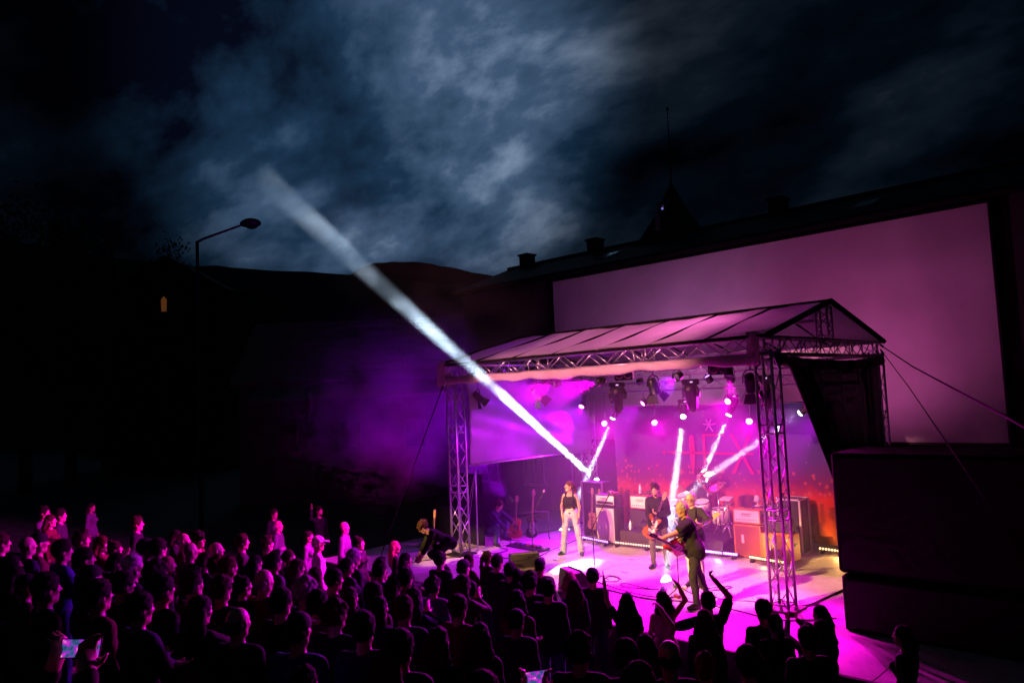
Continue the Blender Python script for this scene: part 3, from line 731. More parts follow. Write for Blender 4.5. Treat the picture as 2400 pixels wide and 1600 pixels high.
for b in (1, -1): MB().path([hp(-.06, 0, A[2] + .05), hp(-.06, b * (DEP + .05), EZ - .08)], .1, 6).build('barge_board', mat('barge_board', (.22, .12, .10), rough=.7), rf)
lean = MB(); lean.add([hp(1.2, DEP, 4.55), hp(LEN, DEP, 4.55), hp(LEN, DEP + 1.7, 3.95), hp(1.2, DEP + 1.7, 3.95)], [(0, 1, 2, 3)]); lean.build('porch_roof', mat('porch_roof', (.2, .19, .2), rough=.6, var=.2), hs, solid=.12)
for a in (2.5, 5.5, 8.5):
    w = MB(); c = hp(a, DEP - .28, 2.2)
    w.prism([(-.5, -.7), (.5, -.7), (.5, .7), (-.5, .7)], c, hx, (0, 0, 1), hn, .06); wn = w.build('window', M_frame, hs)
    MB().prism([(-.42, -.62), (.42, -.62), (.42, .62), (-.42, .62)], np.array(c) + hn * .035, hx, (0, 0, 1), hn, .02).build('pane', M_glass, wn)
# a lit window far off on the hillside
c = at_depth(384, 712, 55); fh = thing('far_house', 'far house on the left hillside with one dim orange window', 'house', (c[0], c[1], -.75))
MB().prism([(-4, -.75 - c[2]), (4, -.75 - c[2]), (4, 1.2), (0, 3.6), (-4, 1.2)], c - hn * 2.6, hx, (0, 0, 1), hn, 5).build('wall', mat('far_wall', (.012, .011, .011), rough=.95), fh)
w = MB().prism([(-.16, -.55), (.16, -.55), (.19, .3), (0, .55), (-.19, .3)], c + hn * .0, hx, (0, 0, 1), hn, .1).build('window', mat('lit_window', (.5, .2, .05), emit=(1, .33, .08), estr=.07, var=0), fh)
# ---------------------------------------------------------------- truss and roof
def truss(name, label, a, b, w=.29, up=(0, 0, 1), n=None, rch=.026, rbr=.011, group=None, mtl=None, flats=True):
    """four-chord box truss from a to b: chords and the lacing of each face are parts"""
    a, b = V(*a), V(*b); d = unit(b - a); Ln = np.linalg.norm(b - a); mtl = mtl or M_alu
    if abs(d[2]) > .9: up = (0, 1, 0)
    u = unit(V(*up) - d * (V(*up) @ d)); s_ = np.cross(d, u); h = w / 2
    o = thing(name, label, 'truss', tuple(a), 0, group)
    cs = [(u * h + s_ * h), (u * h - s_ * h), (-u * h - s_ * h), (-u * h + s_ * h)]
    for c in cs: MB().tube(a + c, b + c, rch, 8).build('chord', mtl, o, True)
    n = n or max(2, int(round(Ln / .42)))
    for k in range(4):
        c0, c1 = cs[k], cs[(k + 1) % 4]; m = MB()
        for i in range(n):
            t0, t1 = i / n, (i + 1) / n; p, q = (c0, c1) if i % 2 == 0 else (c1, c0); m.tube(a + d * Ln * t0 + p, a + d * Ln * t1 + q, rbr, 6)
        for t in (0.012, .988): m.tube(a + d * Ln * t + c0, a + d * Ln * t + c1, rbr * 1.2, 6)
        for t in (.333, .37, .667, .70):
            if flats and Ln > 2: m.tube(a + d * Ln * t + c0, a + d * Ln * t + c1, rbr, 6)
        m.build('lacing', mtl, o, True)
    return o
HU, HL = 4.5, 4.21
HM = (HU + HL) / 2
def tower(x, y, lab, h=4.30, mtl=None):
    o = truss('truss_tower', lab, (x, y, .04), (x, y, h), n=11, group='corner towers of the stage roof', mtl=mtl)
    MB().box((x, y, .015), (.55, .55, .03)).build('base_plate', M_aludark, o)
    return o
tower(0, 0, 'front left truss tower, bright lattice lit from the stage')
tower(8, 0, 'front right truss tower, nearest and darkest of the four')
tower(8, 5, 'rear right truss tower seen through the black side cloth')
tower(0, 5, 'rear left truss tower behind the guitar case')
M_alud = mat('aluminium_dull', (.25, .24, .25), rough=.45, metal=.7, var=.2, scale=30)
truss('roof_truss', 'front eave truss above the pink rolled valance', (-.15, 0, HM), (8.15, 0, HM), n=20, group='roof trusses')
truss('roof_truss', 'rear eave truss along the back of the roof', (-.15, 5, HM), (8.15, 5, HM), n=20, group='roof trusses')
truss('roof_truss', 'right side eave truss under the clear gable', (8, .16, HM), (8, 4.84, HM), n=12, group='roof trusses', mtl=M_alud)
truss('roof_truss', 'left side eave truss above the purple side sheet', (0, .16, HM), (0, 4.84, HM), n=12, group='roof trusses')
RZ = 5.2
truss('roof_truss', 'ridge truss under the peak of the roof', (-.1, 2.5, RZ - .2), (7.85, 2.5, RZ - .2), w=.2, n=20, rch=.02, group='roof trusses')
for x, lab in ((8, 'short upright truss post in the right gable'), (0, 'short upright truss post in the left gable')): truss('gable_post', lab, (x, 2.5, HU), (x, 2.5, RZ - .05), w=.22, n=3, rch=.02, flats=False, group='gable posts', mtl=M_alud)
truss('light_truss', 'middle lighting truss crossing above the band', (-.0, 2.5, 4.12), (8, 2.5, 4.12), w=.22, n=22, rch=.02, rbr=.009, group='inner lighting trusses')
truss('light_truss', 'rear lighting truss above the painted backdrop', (-.0, 4.45, 3.78), (8, 4.45, 3.78), w=.22, n=22, rch=.02, rbr=.009, group='inner lighting trusses')
o = thing('light_bar', 'front lighting pipe behind the valance', 'pipe', (0, .42, 4.12)); MB().tube((.1, .42, 4.12), (7.9, .42, 4.12), .026, 10).build('pipe', M_alu, o, True)
for x in (.8, 2.9, 5.1, 7.2): MB().tube((x, .42, 4.12), (x, .13, 4.28), .012, 6).build('bracket', M_alud, o, True)

# roof skin
M_pvc = mat('roof_pvc', (.72, .68, .71), rough=.5, var=.12, scale=1.1, trans=.5, bump=.10)
M_strap = mat('dark_strap', (.008, .007, .008), rough=.9, var=.2, spec=.1)
roof = thing('stage_roof', 'pale translucent gable canopy over the stage', 'canopy', (4, 2.5, HU))
NB = 7; xb = np.linspace(-.22, 8.16, NB + 1)
for side in (0, 1):
    for k in range(NB):
        def fn(u, v, k=k, side=side):
            x = xb[k] + .012 + (xb[k + 1] - xb[k] - .024) * u; y = (-.22 + 2.72 * v) if side == 0 else (5.22 - 2.72 * v)
            z = HU + .015 + (RZ - HU) * v * (2.72 / 2.72); sag = .045 * math.sin(math.pi * u) * math.sin(math.pi * min(1, v * 1.02)) * (1 + .4 * math.sin(k * 2.1)) + .016 * math.sin(9 * v + 4 * u + k) + .007 * math.sin(23 * v - 11 * u + 2 * k) * math.sin(math.pi * u)
            return (x, y, z + .02 - sag)
        MB().grid(fn, 14, 28).build('roof_panel', M_pvc, roof, True)
for k in range(NB + 1):
    for side in (0, 1):
        y0 = -.24 if side == 0 else 5.24
        r_ = .055 if k == NB else (.022 if k else .05)
        MB().path([(xb[k], y0, HU + .02), (xb[k], (y0 + 2.5) / 2, HU + .035 + (RZ - HU) / 2), (xb[k], 2.5, RZ + .045)], r_, 6).build('rafter', M_strap, roof, True)
MB().tube((-.2, -.235, HU + .015), (8.16, -.235, HU + .015), .030, 8).build('eave_rail', M_strap, roof, True)
MB().tube((-.2, 5.235, HU + .015), (8.16, 5.235, HU + .015), .030, 8).build('eave_rail', M_strap, roof, True)
MB().tube((-.2, 2.5, RZ + .05), (8.18, 2.5, RZ + .05), .035, 8).build('ridge_rail', M_strap, roof, True)
M_clear = mat('clear_foil', (.35, .30, .36), rough=.35, var=.1, alpha=.28)
MB().add([(8.17, .05, HU + .03), (8.17, 4.95, HU + .03), (8.17, 2.5, RZ - .02)], [(0, 1, 2)]).build('gable_foil', M_clear, roof)
# the rolled valance under the front eave: a soft drooping band
M_val = mat('valance_pvc', (.66, .56, .54), rough=.45, var=.10, scale=3, trans=.25, bump=.15)
def val(u, v):
    x = -.25 + 8.05 * u; a = -1.1 + 4.0 * v; wob = .018 * math.sin(u * 37) + .012 * math.sin(u * 71 + 1) + .02 * math.sin(u * math.pi * 3)
    return (x, -.19 - .06 * math.cos(a) + .01 * math.sin(u * 90 + v * 5), 4.12 + .095 * math.sin(a) + wob * (1 - v))
MB().grid(val, 90, 10).build('valance', M_val, roof, True, solid=.006)
def corner(x0, x1):
    def fn(u, v): return (x0 + (x1 - x0) * u, -.27 + .02 * math.sin(u * 8 + v * 5), 4.60 - .58 * v + .01 * math.sin(u * 20))
    MB().grid(fn, 8, 8).build('corner_flap', M_val, roof, True, solid=.006)
corner(-.32, -.02); 
corner(7.78, 8.02)
def cor2(u, v): return (-.33 + .02 * math.sin(v * 7), -.27 + .5 * u, 4.60 - .60 * v)
MB().grid(cor2, 6, 8).build('corner_flap', M_val, roof, True, solid=.006)
# dark rolled cloth under the right eave
def dk(u, v):
    y = .1 + 4.85 * u; a = 2 * math.pi * v; sag = .10 * math.sin(math.pi * u)
    return (8.16 + .09 * math.cos(a), y, 4.10 - sag + .10 * math.sin(a) + .01 * math.sin(u * 60))
MB().grid(dk, 40, 10).build('rolled_side_cloth', mat('rolled_cloth', (.06, .035, .04), rough=.7, var=.3, scale=8, bump=.3), roof, True)

# left side sheet: wavy, glowing purple
ls = thing('side_sheet', 'shiny grey side sheet with creases, hung left of the stage', 'tarpaulin', (0, 2.5, 2.1))
M_sheet = mat('side_sheet', (.30, .28, .31), rough=.33, var=.15, scale=1.5, bump=.05, trans=.3)
def shf(u, v):
    y = .22 + 4.6 * u; z = 2.08 + 2.1 * v; 
    f1 = .10 * math.exp(-((v - .75 + .55 * u) / .13) ** 2) + .07 * math.exp(-((v - .55 + .55 * u) / .10) ** 2) + .05 * math.exp(-((v - .35 + .3 * u) / .12) ** 2)
    return (.16 + f1 + .025 * math.sin(5 * u + 8 * v) + .012 * math.sin(17 * u - 9 * v), y, z + .02 * math.sin(6 * u) * (1 - v))
MB().grid(shf, 48, 48).build('sheet', M_sheet, ls, True, solid=.004)
MB().tube((.18, .2, 2.09), (.18, 4.84, 2.06), .024, 8).build('bottom_pipe', M_alu, ls, True)
# right side: black cloth drawn diagonally back
rs = thing('side_curtain', 'black cloth swept diagonally across the right side of the stage', 'curtain', (8, 2.5, 0))
def rsf(u, v):
    z = 4.1 - 3.95 * v; yl = .30 + 2.02 * min(1, v / .73) + (.25 * max(0, v - .73)); yr = yl + .8 + .5 * v
    return (8.20 + .03 * math.sin(26 * u + 3 * v) + .02 * math.sin(11 * u), yl + (yr - yl) * u, z)
MB().grid(rsf, 30, 30).build('cloth', M_tarp, rs, True, solid=.004)
def rsg(u, v):
    z = 4.1 - 4.05 * v; y0 = 1.0 + 2.0 * v; return (8.23 + .03 * math.sin(24 * u + 2 * v), y0 + (4.62 - y0) * u, z)
MB().grid(rsg, 30, 16).build('gauze', mat('black_gauze', (.006, .006, .007), rough=.9, var=.2, alpha=.86), rs, True, solid=.003)
MB().tube((8.1, 1.9, 2.35), (8.1, 4.9, 2.5), .02, 8).build('cross_bar', M_alud, rs, True)
# guy straps and ropes
def strap(lab, pts, r=.012, w=None):
    o = thing('guy_rope', lab, 'rope', tuple(pts[-1]), 0, 'guy ropes of the stage roof'); MB().path(pts, r, 6).build('rope', M_strap, o, True)
    a, b = V(*pts[0]), V(*pts[1]); MB().tube(a + (b - a) * .03, a + (b - a) * .14, r * 2.2, 6).build('ratchet', M_strap, o, True); return o
BRc = V(8.12, 5.1, 4.45)
e1 = on_x(2365, 980, 12.6); e2 = on_x(2250, 1082, 11.2)
strap('upper black guy strap running right across the screen', [BRc, BRc + (e1 - BRc) * .5 - V(0, 0, .05), e1, e1 + (e1 - BRc) * .5], .010)
strap('lower black guy strap crossing the screen steeply', [BRc - V(0, 0, .1), (BRc + e2) / 2, e2, e2 + (e2 - BRc) * .45], .009)
gl = on_z(893, 1300, -.0); strap('guy rope slanting down left of the front left tower', [V(-.2, -.1, 4.2), V(-.2, -.1, 4.2) * .5 + gl * .5, gl, gl - V(0, 0, .7)], .014)
# ---------------------------------------------------------------- lamps
MAG = (1.0, 0.0, 0.70); PUR = (0.36, 0.0, 1.0); AMB = (1.0, 0.52, 0.12); WHT = (0.74, 0.87, 1.0)
M_body = mat('lamp_black', (.014, .013, .014), rough=.42, metal=.2, var=.25, scale=30)
M_lens = mat('lens_glass', (.10, .10, .12), rough=.06, var=.1)
def lens_mat(name, c, s_): return mat('lens_' + name, c, rough=.2, var=0, emit=c, estr=s_)
LM_MAG = lens_mat('magenta', (1, .18, .8), 12); LM_W = lens_mat('white', (.75, .88, 1), 30); LM_PUR = lens_mat('purple', (.45, .15, 1), 6); LM_AMB = lens_mat('amber', (1, .62, .28), 3.0); LM_DIM = lens_mat('warmdim', (1, .8, .6), 1.1)

def yoke(m, c, d, r, top, rod=.012):
    x, y, _ = frame(d); side = unit(np.cross(d, V(0, 0, 1))); pts = []
    for k in range(9):
        a = math.pi * k / 8; pts.append(c + side * r * math.cos(a) + V(0, 0, 1) * (math.sin(a) ** .6) * (top - c[2]))
    m.path(pts, rod, 6); return side
def fresnel(lab, c, tgt, watts=0, col=AMB, deg=30, s=1.0, hang=4.12):
    c = V(*c); d = unit(V(*tgt) - c); o = thing('fresnel_lamp', lab, 'stage lamp', tuple(c), 0, 'barn door lamps')
    MB().lathe([(.05 * s, -.19 * s), (.085 * s, -.17 * s), (.095 * s, -.08 * s), (.11 * s, -.06 * s), (.115 * s, .12 * s), (.125 * s, .125 * s), (.125 * s, .15 * s)], c, d, 18).build('barrel', M_body, o, True)
    m = MB(); side = yoke(m, c, d, .15 * s, min(hang - .05, c[2] + .24 * s)); m.build('yoke', M_body, o, True)
    MB().tube((c[0], c[1], c[2] + .22 * s), (c[0], c[1], hang), .014, 6).box((c[0], c[1], hang - .01), (.05, .09, .09)).build('clamp', M_alud, o)
    MB().lathe([(.108 * s, .128 * s), (.09 * s, .145 * s), (.03 * s, .158 * s), (.001, .16 * s)], c, d, 16).build('lens', LM_AMB if watts else M_lens, o, True)
    up = unit(np.cross(side, d))
    for (ax, tx) in ((up, side), (-up, side), (side, up), (-side, up)):
        b = c + d * .15 * s + ax * .125 * s; e = d * .15 * s + ax * .10 * s
        P = [b - tx * .10 * s, b + tx * .10 * s, b + e + tx * .15 * s, b + e - tx * .15 * s]; nn = unit(np.cross(e, tx)) * .003
        MB().add([p + nn for p in P] + [p - nn for p in P], [(0, 1, 2, 3), (7, 6, 5, 4), (0, 4, 5, 1), (1, 5, 6, 2), (2, 6, 7, 3), (3, 7, 4, 0)]).build('barn_door', M_body, o)
    if watts: spot('lamp_light', c + d * .18 * s, tgt, watts, col, deg, .5, .09, o)
    return o
def blinder(lab, c):
    c = V(*c); d = unit(V(.35, -1, -.12)); x = unit(np.cross(d, V(0, 0, 1))); z = np.cross(x, d); o = thing('blinder_lamp', lab, 'stage lamp', tuple(c), 0, 'two-lamp blinders')
    MB().prism([(-.19, -.09), (-.17, -.11), (.17, -.11), (.19, -.09), (.19, .09), (.17, .11), (-.17, .11), (-.19, .09)], c, x, z, d, .12).build('housing', M_body, o)
    for q in (-.088, .088):
        r_ = MB().lathe([(.025, .02), (.05, .03), (.078, .064), (.082, .068), (.074, .068), (.045, .036), (.02, .03)], c + x * q, d, 18).build('reflector', mat('reflector', (.75, .55, .55), rough=.15, metal=.9, var=.1), o, True)
        MB().lathe([(.012, .03), (.022, .045), (.022, .07), (.008, .082)], c + x * q, d, 10).build('bulb', M_lens, r_, True)
    MB().tube(c + V(0, .05, .1), c + V(0, .15, .17), .013, 6).build('clamp', M_alud, o); return o
def mover(lab, c, tgt, s=1.0, lit=None, hang=None, watts=0, deg=2.6, col=WHT):
    c = V(*c); d = unit(V(*tgt) - c); c = c - d * (.25 * s if watts else 0); o = thing('moving_head_lamp', lab, 'stage lamp', tuple(c), 0, 'moving head lamps'); side = unit(np.cross(d, V(0, 0, 1)))
    S = SDF(.014 * s); S.cone(c - d * .13 * s, c + d * .10 * s, .125 * s, .095 * s, k=.03); S.cone(c + d * .10 * s, c + d * .17 * s, .095 * s, .088 * s, k=.01)
    P, Q = S.mesh(); oo = bpy.data.objects.new('head', np_mesh('head', to_local(o, P), Q, M_body)); COL.objects.link(oo); oo.parent = o
    sg = -1 if hang is None else 1
    for q in (-1, 1): MB().path([c + side * q * .14 * s, c + side * q * .155 * s + V(0, 0, sg * .10 * s), c + side * q * .10 * s + V(0, 0, sg * .22 * s)], [.03 * s, .032 * s, .03 * s], 8).build('yoke_arm', M_body, o, True)
    bz = c[2] + sg * .27 * s
    MB().box((c[0], c[1], bz), (.30 * s, .24 * s, .11 * s), bev=.02 * s, rz=.6).build('base', M_body, o)
    MB().box((c[0] + .12, c[1] - .13 * s, bz), (.06, .012, .03), rz=.6).build('display', mat('display', (.6, .6, .7), emit=(.9, .6, 1), estr=.9, var=0), o)
    if hang is not None: MB().tube((c[0], c[1], bz), (c[0], c[1], hang), .014, 6).build('clamp', M_alud, o)
    MB().lathe([(.075 * s, .0), (.07 * s, .012 * s), (.03 * s, .028 * s), (.001, .032 * s)], c + d * .25 * s, d, 18).build('lens', lit or M_lens, o, True)
    if watts: spot('beam_light', c + d * .30 * s, tgt, watts, col, deg, .12, .055, o)
    return o
def par(lab, c, tgt, watts, col=MAG, deg=75, lens=None, hang=None, r=.05):
    c = V(*c); d = unit(V(*tgt) - c); o = thing('par_lamp', lab, 'stage lamp', tuple(c), 0, 'small magenta wash lamps')
    MB().lathe([(.04, -.12), (.075, -.10), (.085, .02), (.09, .05), (.082, .05), (.075, .02)], c, d, 16).build('can', M_body, o, True)
    MB().lathe([(.078, .02), (.06, .034), (.001, .045)], c, d, 16).build('lens', lens or LM_MAG, o, True)
    m = MB(); yoke(m, c, d, .10, c[2] + .13, .008); m.build('yoke', M_body, o, True)
    if hang: MB().tube((c[0], c[1], c[2] + .12), (c[0], c[1], hang), .011, 6).build('clamp', M_alud, o)
    spot('wash_light', c + d * .09, tgt, watts, col, deg, .6, r, o); return o
def led_bar(lab, a, b, lens, z=.10, n=14, aim=(0, -1, .2), watts=0, col=PUR):
    a = V(a[0], a[1], z); b = V(b[0], b[1], z); x = unit(b - a); d = unit(V(*aim) - x * (V(*aim) @ x)); zz = np.cross(x, d); c = (a + b) / 2; Ln = np.linalg.norm(b - a)
    o = thing('led_bar', lab, 'light bar', (c[0], c[1], 0), 0, 'LED bars on the stage floor')
    MB().prism([(-Ln / 2, -.04), (Ln / 2, -.04), (Ln / 2, .04), (-Ln / 2, .04)], c - d * .03, x, zz, d, .07).build('housing', M_body, o)
    for i in range(n): MB().lathe([(.026, 0), (.02, .012), (.001, .018)], a + x * Ln * (i + .5) / n + d * .004, d, 8).build('lens', lens, o, True)
    for p in (a + x * .08, b - x * .08): MB().box((p[0], p[1], z / 2 - .02), (.05, .16, z - .03)).build('foot', M_body, o)
    if watts:
        for t in (.5,): spot('bar_light', a + x * Ln * t + d * .03, a + x * Ln * t + d * 3, watts * 2, col, 120, .8, .08, o)
    return o

fresnel('unlit barn door lamp hanging left over the singer', (2.31, .42, 3.72), (3.0, 3.4, 0), s=.88)
fresnel('barn door lamp hanging over the middle of the stage', (5.42, .42, 3.76), (5.3, 2.2, 0.3), s=.92)
fresnel('large dark barn door lamp beside the front right tower', (7.47, .42, 3.74), (7.2, 2.6, 0.3), s=1.0)
fresnel('small lamp clamped near the front left tower', (.36, .42, 3.72), (1.4, 3.0, 1), s=.8)
blinder('left blinder with two round bulbs under the valance', (2.81, .30, 4.03)); blinder('middle blinder with two round bulbs under the valance', (4.82, .30, 4.03)); blinder('right blinder with two round bulbs near the tower', (6.93, .30, 4.03))
mover('large dark moving head hanging left of centre', (2.99, 2.5, 3.52), (2.7, 2.9, 1), s=1.22, hang=4.05)
mover('large dark moving head hanging right of centre', (4.98, 2.5, 3.50), (5.0, 2.9, 1), s=1.22, hang=4.05)
mover('large dark moving head partly behind the right tower', (6.7, 2.5, 3.52), (6.8, 3.0, 1), s=1.15, hang=4.05)

BP = 480000
p1 = on_z(1322, 1240, 0); p2 = on_z(1553, 1356, 0); p4 = on_y(1606, 1200, 3.75); p5 = on_y(1572, 1176, 3.7)
mover('floor moving head throwing the long white beam over the crowd', on_y(1398, 1125, 4.25), on_y(1198, 944, 0), s=.9, lit=LM_W, watts=BP * 19, deg=1.8, col=(.62, .82, 1))
mover('hanging moving head beaming down left to the singer', on_y(1436, 980, 4.45), p1, s=.9, lit=LM_W, hang=3.75, watts=BP * 1.2, deg=3.0, col=(.72, .84, 1))
mover('hanging moving head beaming straight down centre', on_y(1601, 976, 4.45), p2, s=.9, lit=LM_W, hang=3.75, watts=BP * 1.1, deg=3.0)
mover('hanging moving head beaming down beside the painted star', on_y(1708, 972, 4.45), p4, s=.9, lit=LM_W, hang=3.75, watts=BP, deg=2.8)
mover('moving head behind the black cloth beaming down left', on_y(1875, 968, 4.45), p5, s=.9, lit=LM_W, hang=3.75, watts=BP * .9, deg=2.8)

PW = 2750
for (c, tg, w, dg, col_, lab, hang) in [
    ((.40, 4.3, 3.34), (1.6, .2, 0), PW * .5, 95, (.6, 0, 1), 'magenta wash lamp highest at the left by the rear tower', 3.7),
    ((1.08, 4.4, 2.85), (8.5, -4, .0), PW * 1.0, 60, MAG, 'magenta wash lamp low on the left rear tower', None),
    ((2.40, 4.4, 3.37), (.6, -1.2, 0), PW * .7, 70, (.75, 0, 1), 'magenta wash lamp behind the middle barn door lamp', 3.7),
    ((2.70, 4.4, 2.86), (9.5, -3, 0), PW * .9, 70, MAG, 'magenta wash lamp low left of the painted star', None),
    ((4.82, 4.4, 3.35), (6, -6, .0), PW * .9, 60, MAG, 'magenta wash lamp high above the painted star', 3.7),
    ((5.33, 4.4, 2.87), (9, -5, 0), PW * .9, 60, MAG, 'magenta wash lamp low right of the painted star', None),
    ((7.17, 4.4, 2.89), (4, -6, 0), PW * .6, 55, (.7, 0, 1), 'purple wash lamp glowing behind the black side cloth', 3.7)]:
    o = par(lab, c, tg, w, col_, dg, hang=hang)
    if hang is None:
        MB().tube((c[0], c[1] + .05, c[2]), (c[0], c[1] + .05, 3.7), .012, 6).build('drop_arm', M_alud, o)
# added crowd and floor lamps, unseen behind the valance
par('added crowd lamp behind the left half of the valance', (3.2, .05, 3.92), (-1.5, -8, .8), 7500, MAG, 62, lens=M_lens, hang=4.1)
par('added crowd lamp behind the middle of the valance', (4.4, .05, 3.92), (-7.5, -6.5, .8), 9000, (.95, 0, .78), 50, lens=M_lens, hang=4.1)
par('added crowd lamp behind the right half of the valance', (6.2, .05, 3.92), (5.5, -8, .4), 2600, (.5, 0, 1), 70, lens=M_lens, hang=4.1)
par('added floor lamp behind the right end of the valance', (7.2, .15, 3.92), (7.9, -.9, 0), 2300, MAG, 54, lens=M_lens, hang=4.1)
# added wash lamps, trusses and floor, to brighten backdrop, side sheet, screen, roof, smoke
par('added wash lamp on the middle truss turned to the backdrop left', (2.1, 2.6, 3.85), (2.6, 4.8, 1.6), 24, (.4, 0, 1), 110, lens=LM_PUR, hang=4.05)
par('added wash lamp on the middle truss turned to the backdrop right', (5.9, 2.6, 3.85), (5.4, 4.8, 1.6), 30, (1, 0, .6), 110, lens=LM_PUR, hang=4.05)
par('added wash lamp on the middle truss turned to the left side sheet', (2.0, 2.4, 3.8), (.2, 2.3, 2.8), 300, (.30, 0, 1), 140, lens=LM_PUR, hang=4.05)
par('added wash lamp on the rear truss turned to the big screen left', (1.9, 5.0, 3.95), (1.2, 8, 5.3), 175, (1, .30, .86), 118, lens=LM_PUR, hang=4.2, r=.12)
par('added wash lamp on the rear truss turned to the big screen right', (6.6, 5.0, 3.95), (6.6, 8, 5.2), 165, (1, .15, .58), 128, lens=LM_PUR, hang=4.2, r=.12)
par('added wash lamp on the middle truss shining up into the roof', (5.6, 2.2, 3.9), (5.0, 1.0, 6), 120, (1, .14, .6), 165, lens=LM_PUR, hang=None)
par('added violet wash lamp on the floor of the left wing aimed up into the smoke', (-.9, 2.6, .9), (-2.6, 1.0, 3.4), 2300, (.42, 0, 1), 75, lens=LM_PUR)
# front of house lamp stand out in the crowd, left of the picture
fo = thing('lamp_stand', 'tall lamp stand in the crowd outside the left of the photo', 'lamp stand', (4.0, -14, ground_z(-14)))
MB().tube((4.0, -14, ground_z(-14)), (4.0, -14, 8.6), .04, 8).build('mast', M_aludark, fo); MB().tube((3.1, -14.05, 8.5), (4.9, -13.95, 8.5), .03, 8).build('crossbar', M_aludark, fo)
FW = 26000
for k, (tg, w, dg) in enumerate([((3.4, 1.0, .7), FW * 1.0, 14), ((6.5, -.6, 1.4), FW * 1.6, 11), ((.15, -1.1, .7), FW * 1.1, 6), ((6.0, 2.9, .6), FW * .08, 9), ((3.9, -.2, 3.8), FW * .66, 25), (tuple(on_z(1352, 1327, 0)), FW * 5, 3.0)]):
    fresnel('front lamp, %s on the lamp stand' % ('amber, first from the left', 'amber, second from the left', 'amber, third from the left', 'amber, fourth from the left', 'pink, added, fifth from the left', 'white, added, last on the right')[k], (3.2 + .4 * k, -14.04 + .02 * k, 8.2), tg, w, AMB if k < 4 else ((1, .30, .40) if k == 4 else WHT), dg, hang=8.5)  # pink and white lamps are added, for the valance and the floor pool
# ---------------------------------------------------------------- backdrop
bd = thing('backdrop', 'painted backdrop with starry sky, red meadow and large lettering', 'backdrop', (4.1, 4.8, 0))
def bd_mat():
    m = bpy.data.materials.new('backdrop_print'); m.use_nodes = True; t = m.node_tree; b = t.nodes['Principled BSDF']; b.inputs['Roughness'].default_value = .8; b.inputs['Specular IOR Level'].default_value = .2
    n_ = lambda k: t.nodes.new(k); lk = t.links.new
    tc = n_('ShaderNodeTexCoord'); sp = n_('ShaderNodeSeparateXYZ'); lk(tc.outputs['Object'], sp.inputs[0])
    nz = n_('ShaderNodeTexNoise'); nz.inputs['Scale'].default_value = 1.6; nz.inputs['Detail'].default_value = 6; lk(tc.outputs['Object'], nz.inputs[0])
    def mm(op, a, b_=None):
        x = n_('ShaderNodeMath'); x.operation = op
        for i, v in enumerate((a, b_)):
            if v is None: continue
            if isinstance(v, (int, float)): x.inputs[i].default_value = v
            else: lk(v, x.inputs[i])
        return x.outputs[0]
    z = mm('ADD', sp.outputs[2], mm('MULTIPLY', mm('SUBTRACT', nz.outputs['Fac'], .5), .75))
    rp = n_('ShaderNodeValToRGB'); e = rp.color_ramp.elements; lk(mm('DIVIDE', z, 3.2), rp.inputs[0])
    e[0].position = .02; e[0].color = (.50, .12, .02, 1); e[1].position = .95; e[1].color = (.055, .045, .15, 1)
    for p, c in ((.16, (.55, .08, .015, 1)), (.34, (.60, .05, .03, 1)), (.44, (.20, .03, .10, 1)), (.6, (.085, .055, .18, 1))): q = e.new(p); q.color = c
    # petals drifting up from the meadow
    vo = n_('ShaderNodeTexVoronoi'); vo.inputs['Scale'].default_value = 7.5; lk(tc.outputs['Object'], vo.inputs['Vector'])
    pet = mm('MULTIPLY', mm('LESS_THAN', vo.outputs['Distance'], .30), mm('MULTIPLY', mm('GREATER_THAN', z, .8), mm('LESS_THAN', z, 1.75)))
    mx = n_('ShaderNodeMixRGB'); lk(mm('MULTIPLY', pet, .75), mx.inputs[0]); lk(rp.outputs[0], mx.inputs[1]); mx.inputs[2].default_value = (.55, .13, .10, 1)
    v2 = n_('ShaderNodeTexVoronoi'); v2.inputs['Scale'].default_value = 6.5; lk(tc.outputs['Object'], v2.inputs['Vector'])
    st = mm('MULTIPLY', mm('LESS_THAN', v2.outputs['Distance'], .055), mm('GREATER_THAN', z, 1.7))
    m2 = n_('ShaderNodeMixRGB'); lk(st, m2.inputs[0]); lk(mx.outputs[0], m2.inputs[1]); m2.inputs[2].default_value = (.95, .95, .95, 1)
    wv = n_('ShaderNodeTexWave'); wv.bands_direction = 'X'; wv.inputs['Scale'].default_value = 1.3; wv.inputs['Distortion'].default_value = 6; wv.inputs['Detail'].default_value = 3; lk(tc.outputs['Object'], wv.inputs[0])
    m3 = n_('ShaderNodeMixRGB'); m3.blend_type = 'MULTIPLY'; lk(mm('MULTIPLY', mm('LESS_THAN', z, 1.0), .55), m3.inputs[0]); lk(m2.outputs[0], m3.inputs[1]); lk(wv.outputs['Color'], m3.inputs[2])
    lk(m3.outputs[0], b.inputs['Base Color']); return m
def bdf(u, v): return (1.1 + 6.05 * u, 4.80 + .03 * math.sin(31 * u) * (1 - .5 * v) + .015 * math.sin(11 * u + 5 * v), .12 + 3.12 * v)
MB().grid(bdf, 70, 20).build('cloth', bd_mat(), bd, True)
MB().tube((1.0, 4.82, 3.26), (7.2, 4.82, 3.26), .022, 8).build('top_pipe', M_alud, bd, True)
M_red = mat('print_red', (.50, .02, .08), rough=.8, var=.1); M_white = mat('print_white', (.85, .82, .84), rough=.8, var=.05)
def flat(m, pts): m.add([(x, 4.745, z) for x, z in pts], [tuple(range(len(pts)))])
def stroke(name, pts): m = MB(); flat(m, pts); return m.build(name, M_red, bd, solid=.004)
stroke('lettering', [(2.75, 2.075), (3.05, 2.10), (5.2, 2.10), (5.2, 2.05), (3.05, 2.05)])
